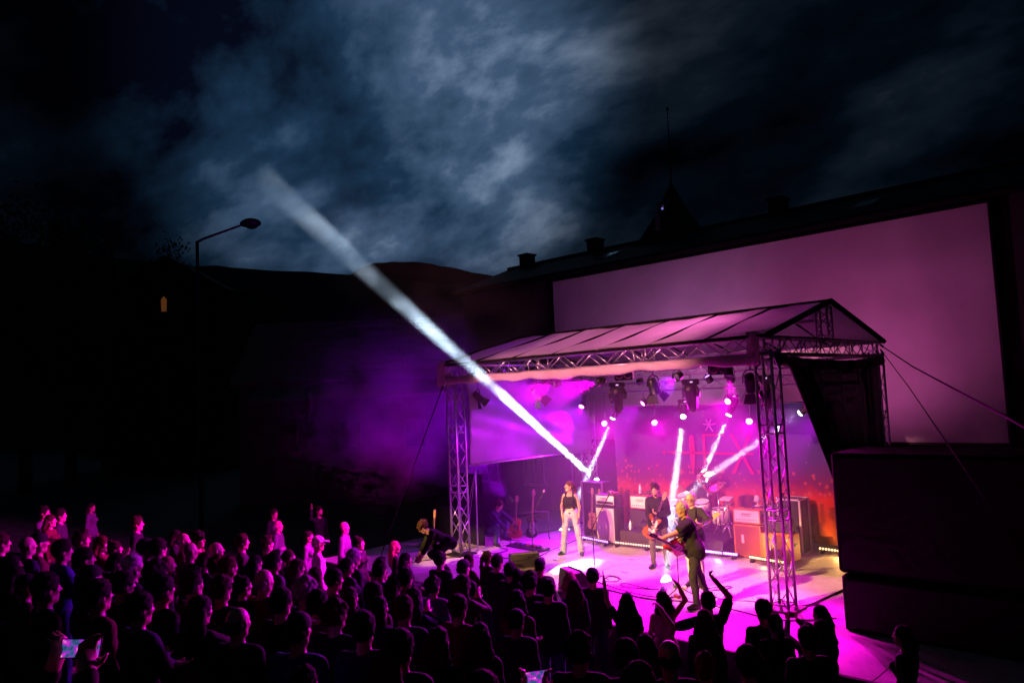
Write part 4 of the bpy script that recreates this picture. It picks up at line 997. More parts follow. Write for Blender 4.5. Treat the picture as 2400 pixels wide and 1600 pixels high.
stroke('lettering', [(3.49, 2.50), (3.55, 2.52), (3.61, 2.50), (3.63, 2.10), (3.60, 1.75), (3.55, 1.52), (3.50, 1.75), (3.47, 2.10)])
stroke('lettering', [(3.86, 2.55), (3.93, 2.55), (3.93, 1.62), (3.90, 1.52), (3.86, 1.62)])
stroke('lettering', [(3.94, 2.55), (4.45, 2.55), (4.45, 2.50), (3.94, 2.50)]); stroke('lettering', [(3.94, 1.66), (4.42, 1.66), (4.42, 1.60), (3.94, 1.60)])
stroke('lettering', [(4.62, 2.55), (4.70, 2.55), (5.20, 1.60), (5.11, 1.60)]); stroke('lettering', [(5.11, 2.55), (5.20, 2.55), (4.94, 2.115), (4.89, 2.115)]); stroke('lettering', [(4.86, 2.04), (4.93, 2.04), (4.70, 1.60), (4.60, 1.60)])
stroke('lettering', [(2.62, 2.075), (2.70, 2.09), (2.715, 2.16), (2.73, 2.09), (2.80, 2.075), (2.73, 2.06), (2.715, 1.99), (2.70, 2.06)])
for k, a in enumerate((8, 62, 118, 172, 236, 303)):
    c, s_ = math.cos(R(a)), math.sin(R(a)); L_ = .21 if k in (0, 5) else .17; m = MB(); flat(m, [(4.06 - s_ * .016, 2.77 + c * .016), (4.06 + c * L_ * .8 - s_ * .018, 2.77 + s_ * L_ * .8 + c * .018), (4.06 + c * L_, 2.77 + s_ * L_), (4.06 + c * L_ * .8 + s_ * .018, 2.77 + s_ * L_ * .8 - c * .018), (4.06 + s_ * .016, 2.77 - c * .016)]); m.build('star_ray', M_white, bd, solid=.004)

# ---------------------------------------------------------------- LED bars
led_bar('purple lit LED bar below the guitar case', (1.38, 2.78), (2.42, 2.58), LM_PUR, watts=25, col=(.45, .1, 1)); led_bar('dim LED bar before the drum riser left half', (2.55, 2.66), (3.55, 2.70), LM_DIM); led_bar('dim LED bar before the drum riser right half', (3.65, 2.72), (4.45, 2.76), LM_DIM)
led_bar('brightest violet LED bar between riser and orange amplifier', (4.80, 2.88), (5.62, 2.92), lens_mat('violet', (.4, .12, 1), 16), watts=90, col=(.35, .05, 1)); led_bar('amber lit LED bar before the orange amplifiers', (5.92, 2.86), (6.75, 2.74), LM_AMB, watts=12, col=(1, .5, .12)); led_bar('amber lit LED bar at the right end of the backdrop', (6.75, 4.42), (7.7, 4.30), LM_AMB, watts=14, col=(1, .5, .12))

# ---------------------------------------------------------------- amplifiers and cases
M_tolexb = mat('black_tolex', (.014, .013, .014), rough=.6, var=.2, scale=60, bump=.3); M_cream = mat('cream_grill', (.62, .58, .52), rough=.8, var=.12, scale=90, bump=.3); M_orange = mat('orange_tolex', (.80, .22, .02), rough=.5, var=.08, scale=60, bump=.2); M_basket = mat('basket_grill', (.33, .07, .05), rough=.8, var=.25, scale=120, bump=.4); M_panel = mat('white_panel', (.75, .73, .70), rough=.4, var=.05); M_chest = mat('case_laminate', (.02, .019, .021), rough=.45, var=.2, scale=20); M_redtol = mat('red_tolex', (.35, .03, .04), rough=.5, var=.15)
def cab(name, label, x0, x1, y0, z0, z1, dep, shell, grill, rim=.025, logo=None, feet=True):
    o = thing(name, label, 'amplifier', ((x0 + x1) / 2, y0 + dep / 2, z0)); cx, cz = (x0 + x1) / 2, (z0 + z1) / 2
    MB().box((cx, y0 + dep / 2 + .012, cz), (x1 - x0, dep - .024, z1 - z0), bev=.02).build('cabinet', shell, o)
    for (a, c, sx_, sz_) in ((x0 + rim / 2, cz, rim, z1 - z0), (x1 - rim / 2, cz, rim, z1 - z0), (cx, z0 + rim / 2, x1 - x0 - 2 * rim, rim), (cx, z1 - rim / 2, x1 - x0 - 2 * rim, rim)): MB().box((a, y0 + .004, c), (sx_, .03, sz_)).build('rim', shell, o)
    MB().box((cx, y0 + .004, cz), (x1 - x0 - 2 * rim - .004, .016, z1 - z0 - 2 * rim - .004)).build('grill', grill, o)
    if feet:
        for q in (x0 + .06, x1 - .06): MB().lathe([(.025, -.03), (.028, 0)], (q, y0 + .08, z0)).build('foot', M_rubber, o)
    for q in (x0, x1): MB().box((q + (.008 if q == x1 else -.008), y0 + dep / 2, z0 + (z1 - z0) * .6), (.016, .14, .05), bev=.006).build('handle', M_plastic, o)
    return o
def amp_head(label, x0, x1, y0, z0, z1, dep, shell, front, strip, logo):
    o = cab('amplifier', label, x0, x1, y0, z0, z1, dep, shell, front, rim=.022); cx = (x0 + x1) / 2; hz = z1 - z0
    MB().box((cx, y0 - .008, z0 + hz * .26), (x1 - x0 - .08, .012, hz * .24)).build('control_strip', strip, o)
    for k in range(8): MB().lathe([(.011, 0), (.010, .016), (.002, .018)], (x0 + .08 + (x1 - x0 - .16) * k / 7, y0 - .014, z0 + hz * .26), (0, -1, 0), 8).build('knob', M_plastic, o)
    m = MB()
    if logo == 'script':
        pts = [(cx - .13 + .02 * k, y0 - .012, z0 + hz * (.66 + .07 * math.sin(k * 1.9) + .03 * math.sin(k * 3.1))) for k in range(12)]; m.path(pts, .006, 5)
    else:
        for q in range(4): m.path([(cx - .09 + .055 * q + .02 * math.cos(a), y0 - .012, z0 + hz * .62 + .03 * math.sin(a)) for a in np.linspace(0, 5.5, 9)], .005, 5)
    m.build('lettering', M_plastic, o)
    MB().path([(cx - .1, y0 + dep / 2, z1 + .003), (cx - .08, y0 + dep / 2, z1 + .03), (cx + .08, y0 + dep / 2, z1 + .03), (cx + .1, y0 + dep / 2, z1 + .003)], .009, 6).build('carry_handle', M_plastic, o); return o
cab('speaker_cabinet', 'tall cream fronted speaker cabinet beside the guitar case', 1.93, 2.52, 2.76, .03, .90, .38, M_tolexb, M_cream); amp_head('cream fronted amplifier head on the cream cabinet', 1.93, 2.52, 2.78, .935, 1.19, .28, M_tolexb, M_panel, M_tolexb, 'script')
o = thing('folded_cloth', 'crumpled cloth lying on the cream amplifier head', 'cloth', (2.40, 2.9, 1.22)); S = SDF(.014); [S.ell((2.3 + .07 * k, 2.88 + .02 * math.sin(k * 3), 1.235 + .02 * math.sin(k * 2)), (.07, .06, .035), None, k=.03) for k in range(4)]; P, Q = S.mesh(noise=.006, nscale=60); oo = bpy.data.objects.new('cloth', np_mesh('cloth', to_local(o, P), Q, CLOTH['burgundy'])); COL.objects.link(oo); oo.parent = o
riser = thing('drum_riser', 'low drum riser skirted with dark cloth behind the band', 'riser', (3.95, 3.8, 0)); MB().box((3.93, 3.82, .33), (2.75, 1.84, .06)).build('deck', M_chest, riser)
def skf(u, v): return (2.55 + 2.76 * u, 2.885 + .012 * math.sin(u * 60) * (1 - v) + .01 * math.sin(u * 23), .03 + .30 * v)
MB().grid(skf, 90, 4).build('skirt', mat('riser_skirt', (.045, .035, .03), rough=.8, var=.3, scale=20, bump=.3), riser, True)
for x in (2.65, 5.2):
    for y in (3.0, 4.6): MB().box((x, y, .15), (.06, .06, .30)).build('leg', M_aludark, riser)
cab('speaker_cabinet', 'dark speaker cabinet under the white amplifier on the riser', 2.62, 3.22, 3.25, .39, .80, .40, M_tolexb, M_tolexb); amp_head('white fronted amplifier head on the riser left end', 2.62, 3.22, 3.27, .83, 1.15, .30, M_redtol, M_panel, M_panel, 'rings')
cab('speaker_cabinet', 'red backed amplifier standing behind the jacketed guitarist', 3.26, 3.72, 3.75, .39, 1.02, .35, M_redtol, M_redtol)
def bottle(lab, p, s=1.0, mtl=None):
    o = thing('water_bottle', lab, 'bottle', tuple(p), 0, 'water bottles'); MB().lathe([(.030 * s, 0), (.033 * s, .01), (.033 * s, .13 * s), (.028 * s, .16 * s), (.012 * s, .19 * s), (.012 * s, .205 * s)], p, n=14).build('bottle', mtl or mat('clear_plastic', (.75, .78, .82), rough=.12, var=.05), o, True); MB().lathe([(.015 * s, .205 * s), (.015 * s, .225 * s)], p, n=10).build('lid', M_panel, o, True)
bottle('water bottle standing on the white amplifier head', (2.85, 3.4, 1.185)); bottle('water bottle on the front left of the riser', (2.80, 2.98, .365)); bottle('water bottle on the floor by the crouching man', (.02, 1.22, .0), 1.05)
cush = thing('kit_bag', 'dark soft bag slumped on the riser beside the bass drum', 'bag', (3.25, 3.1, .36)); S = SDF(.016); S.ell((3.22, 3.12, .47), (.26, .15, .13), None, k=.05); S.ell((3.4, 3.14, .44), (.16, .14, .10), None, k=.05); P, Q = S.mesh(noise=.008, nscale=22, clip=[((0, 0, -1), -.362)]); oo = bpy.data.objects.new('bag', np_mesh('bag', to_local(cush, P), Q, CLOTH['charcoal'])); COL.objects.link(oo); oo.parent = cush; MB().path([(3.1, 3.0, .55), (3.2, 2.96, .64), (3.33, 2.98, .56)], .011, 6).build('strap', M_strap, cush)
cab('speaker_cabinet', 'orange cabinet with dark red grill under the orange head', 5.44, 6.06, 3.16, .03, .70, .38, M_orange, M_basket); amp_head('orange amplifier head with white panel on the orange cabinet', 5.44, 6.06, 3.18, .735, 1.03, .28, M_orange, M_panel, M_panel, 'rings')
MB().box((5.64, 3.153, .40), (.06, .006, .18)).build('badge', M_panel, [q for q in bpy.data.objects if q.get('label', '').startswith('orange cabinet with')][0])
cab('speaker_cabinet', 'low orange cabinet right of the orange amplifier stack', 6.11, 6.76, 3.08, .03, .58, .42, M_orange, mat('amber_grill', (.62, .33, .05), rough=.8, var=.2, scale=90, bump=.3)); cab('amplifier', 'small black amplifier on the low orange cabinet', 6.2, 6.7, 3.18, .61, .86, .28, M_tolexb, M_chest)
def flightcase(label, x0, x1, y0, z0, z1, dep, lam=None, edge=None):
    o = thing('flight_case', label, 'case', ((x0 + x1) / 2, y0 + dep / 2, z0)); MB().box(((x0 + x1) / 2, y0 + dep / 2, (z0 + z1) / 2), (x1 - x0 - .02, dep - .02, z1 - z0 - .02)).build('shell', lam or M_chest, o)
    for x in (x0, x1):
        for y in (y0, y0 + dep): MB().box((x, y, (z0 + z1) / 2), (.035, .035, z1 - z0)).build('edge', edge or M_alu, o)
    for z in (z0 + .017, z1 - .017):
        for y in (y0, y0 + dep): MB().box(((x0 + x1) / 2, y, z), (x1 - x0 - .036, .033, .033)).build('edge', edge or M_alu, o)
        for x in (x0, x1): MB().box((x, y0 + dep / 2, z), (.033, dep - .036, .033)).build('edge', edge or M_alu, o)
    for x in (x0, x1):
        for z in (z0, z1): MB().lathe([(.004, -.03), (.022, -.026), (.03, 0), (.022, .026), (.004, .03)], (x, y0, z), n=8).build('corner', M_steel, o, True)
    return o
flightcase('tall silver edged flight case behind the orange stack', 6.05, 6.55, 4.05, 0, 1.18, .45, edge=M_panel); flightcase('silver edged case left of the tall one by the drums', 5.32, 5.82, 4.1, 0, .92, .45, edge=M_panel)
o = thing('table_lamp', 'small pale lamp on the case behind the orange amplifier', 'lamp', (5.5, 4.2, .94)); MB().lathe([(.07, 0), (.07, .02), (.015, .03), (.015, .10), (.09, .11), (.05, .24), (.02, .25)], (5.5, 4.2, .945), n=14).build('shade', M_panel, o, True)
# upright open case holding two guitars
gc = thing('guitar_case', 'upright open flight case holding two hanging guitars', 'case', (1.42, 3.5, 0)); X0, X1, Y0, Y1, Z1 = 1.10, 1.76, 3.28, 3.66, 1.42
MB().box((1.43, Y1 - .01, Z1 / 2), (X1 - X0 - .02, .02, Z1 - .02)).build('back', M_chest, gc)
for x in (X0 + .012, X1 - .012): MB().box((x, (Y0 + Y1) / 2, Z1 / 2), (.022, Y1 - Y0 - .04, Z1 - .06)).build('side', M_chest, gc)
for z in (.03, Z1 - .03): MB().box((1.43, (Y0 + Y1) / 2, z), (X1 - X0 - .05, Y1 - Y0 - .04, .03)).build('shelf', M_chest, gc)
for x in (X0, X1): MB().box((x, Y0, Z1 / 2), (.035, .035, Z1)).build('edge', M_alu, gc)
for z in (.0175, Z1 - .0175): MB().box((1.43, Y0, z), (X1 - X0 - .036, .033, .033)).build('edge', M_alu, gc)
MB().tube((X0 + .02, Y0 + .15, 1.16), (X1 - .02, Y0 + .15, 1.16), .014, 8).build('hanger_bar', M_rubber, gc)

# ---------------------------------------------------------------- guitars
M_neck = mat('maple_neck', (.55, .34, .15), rough=.35, var=.12, scale=20); M_rose = mat('rosewood', (.06, .03, .02), rough=.4, var=.2); M_acou = mat('spruce_sunburst', (.52, .17, .04), rough=.25, var=.15, scale=6)
def smooth_outline(pts, n=3):
    P = np.array(pts, float)
    for _ in range(n): P = np.stack([P * .75 + np.roll(P, -1, 0) * .25, P * .25 + np.roll(P, -1, 0) * .75], 1).reshape(-1, 2)
    return [tuple(p) for p in P]
OUT_E = [(0, .20), (.055, .215), (.125, .25), (.135, .19), (.085, .10), (.095, .0), (.155, -.10), (.14, -.20), (.05, -.235), (-.06, -.235), (-.15, -.20), (-.165, -.09), (-.10, .01), (-.09, .10), (-.14, .19), (-.15, .27), (-.09, .26), (-.05, .20)]
OUT_S = [(0, .17), (.07, .19), (.12, .14), (.09, .04), (.13, -.06), (.16, -.16), (.1, -.23), (0, -.235), (-.1, -.23), (-.16, -.16), (-.13, -.06), (-.09, .05), (-.13, .15), (-.07, .2)]
OUT_A = [(0, .24), (.10, .235), (.145, .16), (.115, .06), (.13, -.02), (.20, -.13), (.17, -.23), (.05, -.265), (-.05, -.265), (-.17, -.23), (-.20, -.13), (-.13, -.02), (-.115, .06), (-.145, .16), (-.10, .235)]
def guitar(label, c, up, nrm, bodym, outline=OUT_E, guard=None, acoustic=False, bass=False, parent=None, name='guitar', headm=None, s=1.0):
    """c body centre, up = neck direction, nrm = direction the top faces"""
    c = V(*c); ez = unit(V(*up)); ey = unit(V(*nrm) - ez * (V(*nrm) @ ez)); ex = np.cross(ez, ey)
    o = thing(name, label, 'guitar', tuple(c)); th = (.10 if acoustic else .045) * s; L_ = (.88 if bass else .66) * s; w = lambda a, b, d=0: c + ex * a * s + ez * b * s + ey * d * s
    MB().prism([(a * s, b * s) for a, b in smooth_outline(outline)], c, ex, ez, ey, th).build('body', bodym, o, bevel=.006)
    f = th / 2 / s + .003
    if acoustic:
        MB().lathe([(.05 * s, 0), (.05 * s, .003)], w(0, .045, f), ey, 20).build('sound_hole', M_rubber, o); MB().prism([(-.07, -.012), (.07, -.012), (.07, .012), (-.07, .012)], w(0, -.12, f + .004), ex, ez, ey, .012).build('bridge', M_rose, o); MB().prism(smooth_outline([(.03, .06), (.09, .05), (.1, -.05), (.04, -.06)], 2), w(.02, .0, f), ex, ez, ey, .003).build('pickguard', M_rose, o)
    else:
        if guard: MB().prism([(a * s, b * s) for a, b in smooth_outline([(.0, .17), (.06, .2), (.09, .1), (.07, .0), (.12, -.1), (.05, -.17), (-.05, -.1), (-.06, .05), (-.05, .15)], 2)], w(0, 0, f), ex, ez, ey, .004).build('pickguard', guard, o)
        for b in (.07, -.02, -.10): MB().prism([(-.04, -.01), (.04, -.01), (.04, .01), (-.04, .01)], w(0, b, f + .004), ex, ez, ey, .012).build('pickup', M_rubber, o)
        MB().prism([(-.045, -.012), (.045, -.012), (.045, .012), (-.045, .012)], w(0, -.155, f + .005), ex, ez, ey, .014).build('bridge', M_steel, o)
        for (a, b) in ((.09, -.14), (.105, -.18)): MB().lathe([(.012 * s, 0), (.010 * s, .014)], w(a, b, f), ey, 10).build('knob', M_steel, o, True)
    m = MB(); n0, n1 = .10, .10 + L_ / s * .82; m.prism([(-.028 * s, n0 * s), (.028 * s, n0 * s), (.021 * s, n1 * s), (-.021 * s, n1 * s)], c + ey * (th / 2 + .002), ex, ez, ey, .022); m.build('neck', M_neck, o, bevel=.003)
    MB().prism([(-.027 * s, n0 * s), (.027 * s, n0 * s), (.020 * s, n1 * s), (-.020 * s, n1 * s)], c + ey * (th / 2 + .016), ex, ez, ey, .005).build('fretboard', M_rose if not headm else headm, o)
    MB().prism([(a * s, (n1 + b) * s) for a, b in ((-.021, 0), (.021, 0), (.042, .04), (.035, .15), (.01, .185), (-.035, .17), (-.035, .05))], c + ey * (th / 2 - .004), ex, ez, ey, .016).build('headstock', headm or M_neck, o, bevel=.003)
    for k in range(4 if bass else 6):
        q = -1 if k % 2 else 1; p = w(.035 * q, n1 + .05 + .022 * k, th / 2 / s - .006); MB().tube(p, p + ex * .028 * q * s, .007 * s, 6).build('tuning_peg', M_steel, o, True)
    for k in range(6): a = (-.018 + .0072 * k); MB().tube(w(a, -.155, f + .016), w(a * .8, n1, f + .022), .0012, 4, cap=False).build('string', M_steel, o)
    return o
M_sun = mat('sunburst', (.34, .09, .02), rough=.2, var=.3, scale=4); M_wguit = mat('white_lacquer', (.75, .72, .66), rough=.2, var=.05); M_bguit = mat('black_lacquer', (.01, .01, .01), rough=.15, var=.1); M_natural = mat('natural_wood', (.45, .24, .09), rough=.3, var=.2, scale=8)
guitar('natural wood electric guitar hanging left in the open case', (1.31, 3.40, .42), (0.02, .05, 1), (.1, -1, 0), M_natural, OUT_S, headm=M_neck); guitar('black electric guitar hanging right in the open case', (1.58, 3.40, .40), (-.02, .05, 1), (-.1, -1, 0), M_bguit, OUT_E, guard=M_panel)
# two-place rack with an acoustic and an electric
rk = thing('guitar_rack', 'low guitar rack with a padded bar at the stage left side', 'stand', (-.1, 2.25, 0)); ra, rb = V(-.62, 1.95, .62), V(.35, 2.75, .66)
MB().tube(ra, rb, .022, 8).build('bar', M_rubber, rk, True)
for p in (ra, rb): MB().path([p, V(p[0], p[1], .02), V(p[0] + .25, p[1] - .25, .02)], .016, 8).build('leg', M_aludark, rk, True)
guitar('orange acoustic guitar leaning on the rack', (-.15, 2.02, .30), (-.05, .22, 1), (.45, -.85, .25), M_acou, OUT_A, acoustic=True); guitar('slim dark electric bass leaning on the rack', (.22, 2.25, .28), (-.12, .28, 1), (.4, -.85, .25), M_bguit, OUT_E, bass=True, headm=M_neck, guard=M_panel)

# ---------------------------------------------------------------- drum kit (each drum and cymbal its own thing on the riser)
M_shell = mat('drum_shell', (.70, .62, .60), rough=.25, var=.1, scale=8); M_skin = mat('drum_skin', (.78, .76, .74), rough=.5, var=.05); M_cym = mat('cymbal_bronze', (.62, .42, .14), rough=.28, metal=.9, var=.15, scale=20); M_blueskin = mat('blue_drum_skin', (.05, .12, .40), rough=.4, var=.2, scale=5)
def drum(lab, c, ax, r, h, skin=None, star=False, legs=None):
    c = V(*c); ax = unit(V(*ax)); o = thing('drum', lab, 'drum', tuple(c), 0, 'drum kit'); MB().lathe([(r, -h / 2), (r * 1.0, h / 2)], c, ax, 28).build('shell', M_shell, o, True)
    for q in (-1, 1):
        MB().lathe([(r * .97, q * (h / 2 + .006)), (r * 1.045, q * (h / 2 + .010)), (r * 1.045, q * (h / 2 - .022)), (r * 1.0, q * (h / 2 - .022))], c, ax, 28).build('hoop', M_steel, o, True)
        MB().lathe([(r * .975, 0), (r * .97, q * .004)], c + ax * q * (h / 2 + .003), ax, 28).build('head', skin or M_skin, o)
    x, y, _ = frame(ax)
    for k in range(8): a = k * math.pi / 4; p = c + (x * math.cos(a) + y * math.sin(a)) * r * 1.03; MB().tube(p - ax * h * .45, p + ax * h * .45, .006, 6).build('tension_rod', M_steel, o, True)
    if star:
        for k in range(6): a = R(60 * k + 12); dd = x * math.cos(a) + y * math.sin(a); ee = np.cross(ax, dd); MB().add([c + ax * (h / 2 + .014) + dd * .02 + ee * .02, c + ax * (h / 2 + .014) + dd * .19, c + ax * (h / 2 + .014) + dd * .02 - ee * .02], [(0, 1, 2)]).build('star_ray', M_panel, o, solid=.003)
    if legs: [MB().tube(V(*a), V(*b), .012, 8).build('leg', M_steel, o, True) for a, b in legs]
    return o
bx = on_y(1584, 1206, 3.25); BXc = V(bx[0], 3.45, .68)
drum('bass drum with blue skin and white star facing the crowd', BXc, (-.25, -1, 0), .29, .40, skin=M_blueskin, star=True, legs=[((BXc[0] - .27, 3.4, .55), (BXc[0] - .38, 3.3, .37)), ((BXc[0] + .27, 3.4, .55), (BXc[0] + .38, 3.3, .37))])
tm_ = on_y(1646, 1180, 3.6); drum('pale snare drum at chest height right of the bass drum', (tm_[0], 3.6, .98), (.05, -.25, 1), .17, .18, legs=[((tm_[0], 3.6, .88), (tm_[0] + .03, 3.62, .37))]); drum('small tom mounted over the bass drum', (BXc[0] + .02, 3.62, 1.10), (-.1, -.35, 1), .15, .20, legs=[((BXc[0] + .02, 3.6, .98), (BXc[0], 3.5, .93))]); drum('floor tom on three legs at the right of the kit', (4.75, 3.85, .72), (0, 0, 1), .20, .36, legs=[((4.75 + .2 * math.cos(a), 3.85 + .2 * math.sin(a), .85), (4.75 + .22 * math.cos(a), 3.85 + .22 * math.sin(a), .37)) for a in (.5, 2.6, 4.7)])
def cymbal(lab, c, tilt, r, base):
    c = V(*c); o = thing('cymbal', lab, 'cymbal', (base[0], base[1], base[2]), 0, 'cymbals on stands'); MB().lathe([(.012, .035), (.045, .028), (.06, .012), (r * .6, .004), (r, -.012), (r * .6, -.001), (.05, .006), (.012, .028)], c, unit(V(*tilt)), 28).build('plate', M_cym, o, True)
    b = V(*base); m = b + V(0, 0, .45); MB().path([b + V(0, 0, .12), m, V(c[0], c[1], c[2] + .05)], .011, 8).build('post', M_steel, o, True)
    for k in range(3): a = k * 2.09 + .4; MB().tube(b + V(0, 0, .32), b + V(.26 * math.cos(a), .26 * math.sin(a), .012), .010, 6).build('leg', M_steel, o, True)
cc = on_y(1680, 1140, 3.5); cymbal('large bronze crash cymbal tilted right of the beam', cc, (-.25, -.5, 1), .23, (cc[0], 3.55, .36)); c2 = on_y(1530, 1160, 3.6); cymbal('ride cymbal left of the drum kit', c2, (.3, -.4, 1), .22, (c2[0] + .05, 3.6, .36)); c3 = on_y(1655, 1108, 3.95); cymbal('high splash cymbal behind the crossing beams', c3, (.1, -.5, 1), .17, (c3[0], 4.0, .36)); c4 = on_y(1706, 1180, 3.75); cymbal('hi-hat pair at the right end of the kit', c4, (0, -.2, 1), .15, (c4[0], 3.75, .36))
ps = on_y(1703, 1168, 3.4); o = thing('percussion_pad', 'flat electronic percussion pad on a silver stand', 'drum pad', (ps[0], 3.4, .36)); MB().box((ps[0], 3.4, ps[2]), (.26, .2, .04), bev=.01, rx=.25).build('pad', M_panel, o); MB().path([(ps[0], 3.4, ps[2]), (ps[0] - .12, 3.42, .75), (ps[0], 3.4, .5)], .014, 8).build('post', M_steel, o, True)
for k in range(3): a = k * 2.09 + 1.2; MB().tube((ps[0], 3.4, .62), (ps[0] + .24 * math.cos(a), 3.4 + .24 * math.sin(a), .372), .012, 6).build('leg', M_steel, o, True)
o = thing('drum_stool', 'round drum stool behind the kit', 'stool', (4.35, 4.25, .36)); MB().lathe([(.15, 0), (.17, .03), (.16, .08), (.02, .09)], (4.35, 4.25, .80), n=20).build('seat', M_tolexb, o, True); MB().tube((4.35, 4.25, .45), (4.35, 4.25, .80), .016, 8).build('post', M_steel, o, True)
for k in range(3): a = k * 2.09; MB().tube((4.35, 4.25, .6), (4.35 + .24 * math.cos(a), 4.25 + .24 * math.sin(a), .372), .012, 6).build('leg', M_steel, o, True)

# ---------------------------------------------------------------- wedges, pedals, stands, cables
M_grille = mat('speaker_grille', (.10, .095, .08), rough=.55, var=.25, scale=160, bump=.5)
def wedge(lab, c, rz, w=.62):
    o = thing('monitor_wedge', lab, 'speaker', (c[0], c[1], 0), rz, 'stage monitors'); h, d = .40, .46
    prof = [(-d / 2, 0), (d / 2, 0), (d / 2, .14), (.02, h), (-d / 2 + .05, h)]; MB().prism(prof, (0, 0, 0), (0, 1, 0), (0, 0, 1), (1, 0, 0), w).build('cabinet', M_plastic, o, world=False, bevel=.012)
    a, b = V(0, d / 2, .14), V(0, .02, h); nn = unit(np.cross(V(1, 0, 0), b - a)); mid = (a + b) / 2 + nn * .006; MB().prism([(-w / 2 + .03, -.2), (w / 2 - .03, -.2), (w / 2 - .03, .2), (-w / 2 + .03, .2)], mid, (1, 0, 0), unit(b - a), nn, .012).build('grille', M_grille, o, world=False)
    for q in (-1, 1): MB().box((q * (w / 2 + .004), -.02, .22), (.01, .16, .07), bev=.004).build('handle', M_rubber, o, world=False)
    return o
w1 = on_z(1232, 1342, 0); wedge('grey grilled monitor wedge in front of the left mic stand', w1, -2.1); w2 = on_z(1350, 1384, 0); wedge('dark monitor wedge hidden behind the front row heads', w2, -.4)
PEDC = [mat('pedal_' + n, c, rough=.35, var=.1) for n, c in (('red', (.22, .03, .02)), ('yellow', (.35, .25, .06)), ('blue', (.03, .06, .2)), ('green', (.05, .14, .06)), ('silver', (.6, .6, .6)), ('black', (.02, .02, .02)))]
def pedal(lab, c, rz, k, par_=None):
    o = thing('effects_pedal', lab, 'pedal', (c[0], c[1], c[2]), rz, 'effects pedals'); MB().box((0, 0, .028), (.075, .12, .05), bev=.008, rx=.06).build('box', PEDC[k % 6], o, world=False); MB().lathe([(.012, 0), (.012, .012), (.004, .014)], (0, -.03, .054), n=10).build('foot_switch', M_steel, o, True, world=False)
    for q in (-1, 1): MB().lathe([(.010, 0), (.008, .016)], (.02 * q, .035, .054), n=8).build('knob', M_rubber, o, True, world=False)
def board(lab, c, rz, w, d): o = thing('pedal_board', lab, 'pedal board', (c[0], c[1], 0), rz); MB().box((0, 0, .035), (w, d, .03), rx=.1, bev=.006).build('board', M_plastic, o, world=False); [MB().box((q * (w / 2 - .03), 0, .012), (.03, d * .9, .022)).build('foot', M_rubber, o, world=False) for q in (-1, 1)]
pl, pr_ = on_z(1192, 1276, 0), on_z(1285, 1293, 0); pc = (pl + pr_) / 2; pa = math.atan2(pr_[1] - pl[1], pr_[0] - pl[0]); board('long pedal board beside the crouching man', pc, pa, 1.25, .34)
ORD = ('first', 'second', 'third', 'fourth', 'fifth', 'sixth', 'seventh')
for k in range(7): q = pc + (pr_ - pl) * (-.40 + .135 * k); pedal('%s pedal from the left on the long pedal board' % ORD[k], (q[0], q[1], .052), pa, k * 5 + 4)
for k, (u, v, lab) in enumerate([(1553, 1383, 'blue pedal left of the pedal cluster by the right mic stand'), (1583, 1376, 'green topped pedal beside the right mic stand foot'), (1603, 1378, 'pedal between the right mic stand and the striding guitarist'), (1566, 1404, 'black pedal nearest the crowd'), (1588, 1400, 'red pedal in front of the right mic stand'), (1630, 1386, 'pedal right of the striding guitarist front leg'), (1643, 1378, 'last pedal of the cluster towards the right tower')]): p = on_z(u, v, 0); pedal(lab, (p[0], p[1], 0), .5 + .2 * k, (2, 3, 4, 5, 0, 1, 4)[k])
def mic_stand(lab, base, hgt, tip, tripod=True, mic=True):
    b = V(base[0], base[1], 0); o = thing('microphone_stand', lab, 'mic stand', tuple(b), 0, 'microphone stands'); tp = V(*tip); top = b + V(0, 0, hgt)
    MB().tube(b + V(0, 0, .02), top, .0115, 8).build('pole', M_aludark, o, True)
    if tripod:
        for k in range(3): a = k * 2.09 + .3; MB().tube(b + V(0, 0, .14), b + V(.27 * math.cos(a), .27 * math.sin(a), .012), .009, 6).build('leg', M_aludark, o, True)
    else: MB().lathe([(.12, 0), (.12, .015), (.03, .03)], b, n=20).build('base', M_aludark, o, True)
    d = unit(tp - top); MB().tube(top - d * .22, tp, .009, 8).build('boom', M_aludark, o, True); MB().lathe([(.018, -.02), (.018, .02)], top, d, 10).build('clutch', M_rubber, o, True)
    if mic:
        q = thing('microphone', 'microphone clipped on the ' + lab, 'microphone', tuple(tp), 0, 'microphones'); MB().lathe([(.010, -.02), (.014, .06), (.017, .10)], tp, d, 12).build('handle', M_plastic, q, True); MB().lathe([(.018, .10), (.026, .115), (.027, .135), (.018, .155), (.003, .162)], tp, d, 12).build('grille', M_steel, q, True)
    return o
mA = on_z(1250, 1308, 0); top = on_y(1270, 1160, mA[1] - .05); mic_stand('left mic stand with a raised boom beside the pedal board', mA, .92, top)
mB = on_z(1395, 1356, 0); mB_t = on_y(1424, 1166, mB[1] + .02); mic_stand('middle mic stand in front of the cream cabinet', mB, 1.02, mB_t)
mC = on_z(1592, 1392, 0); mC_t = on_y(1601, 1228, mC[1]); mic_stand('right mic stand by the grey haired guitarist', mC, 1.10, mC_t)
ms = thing('lighting_pole', 'thin pale pole with stay wires behind the left tower', 'pole', (.10, .45, 0)); MB().tube((.10, .45, 0), (.02, .55, 2.08), .018, 8).build('pole', M_alu, ms, True)
for e_ in ((-.35, .6, .6), (-.25, .2, .1)): MB().tube((.02, .55, 1.95), e_, .005, 5).build('wire', M_alu, ms)
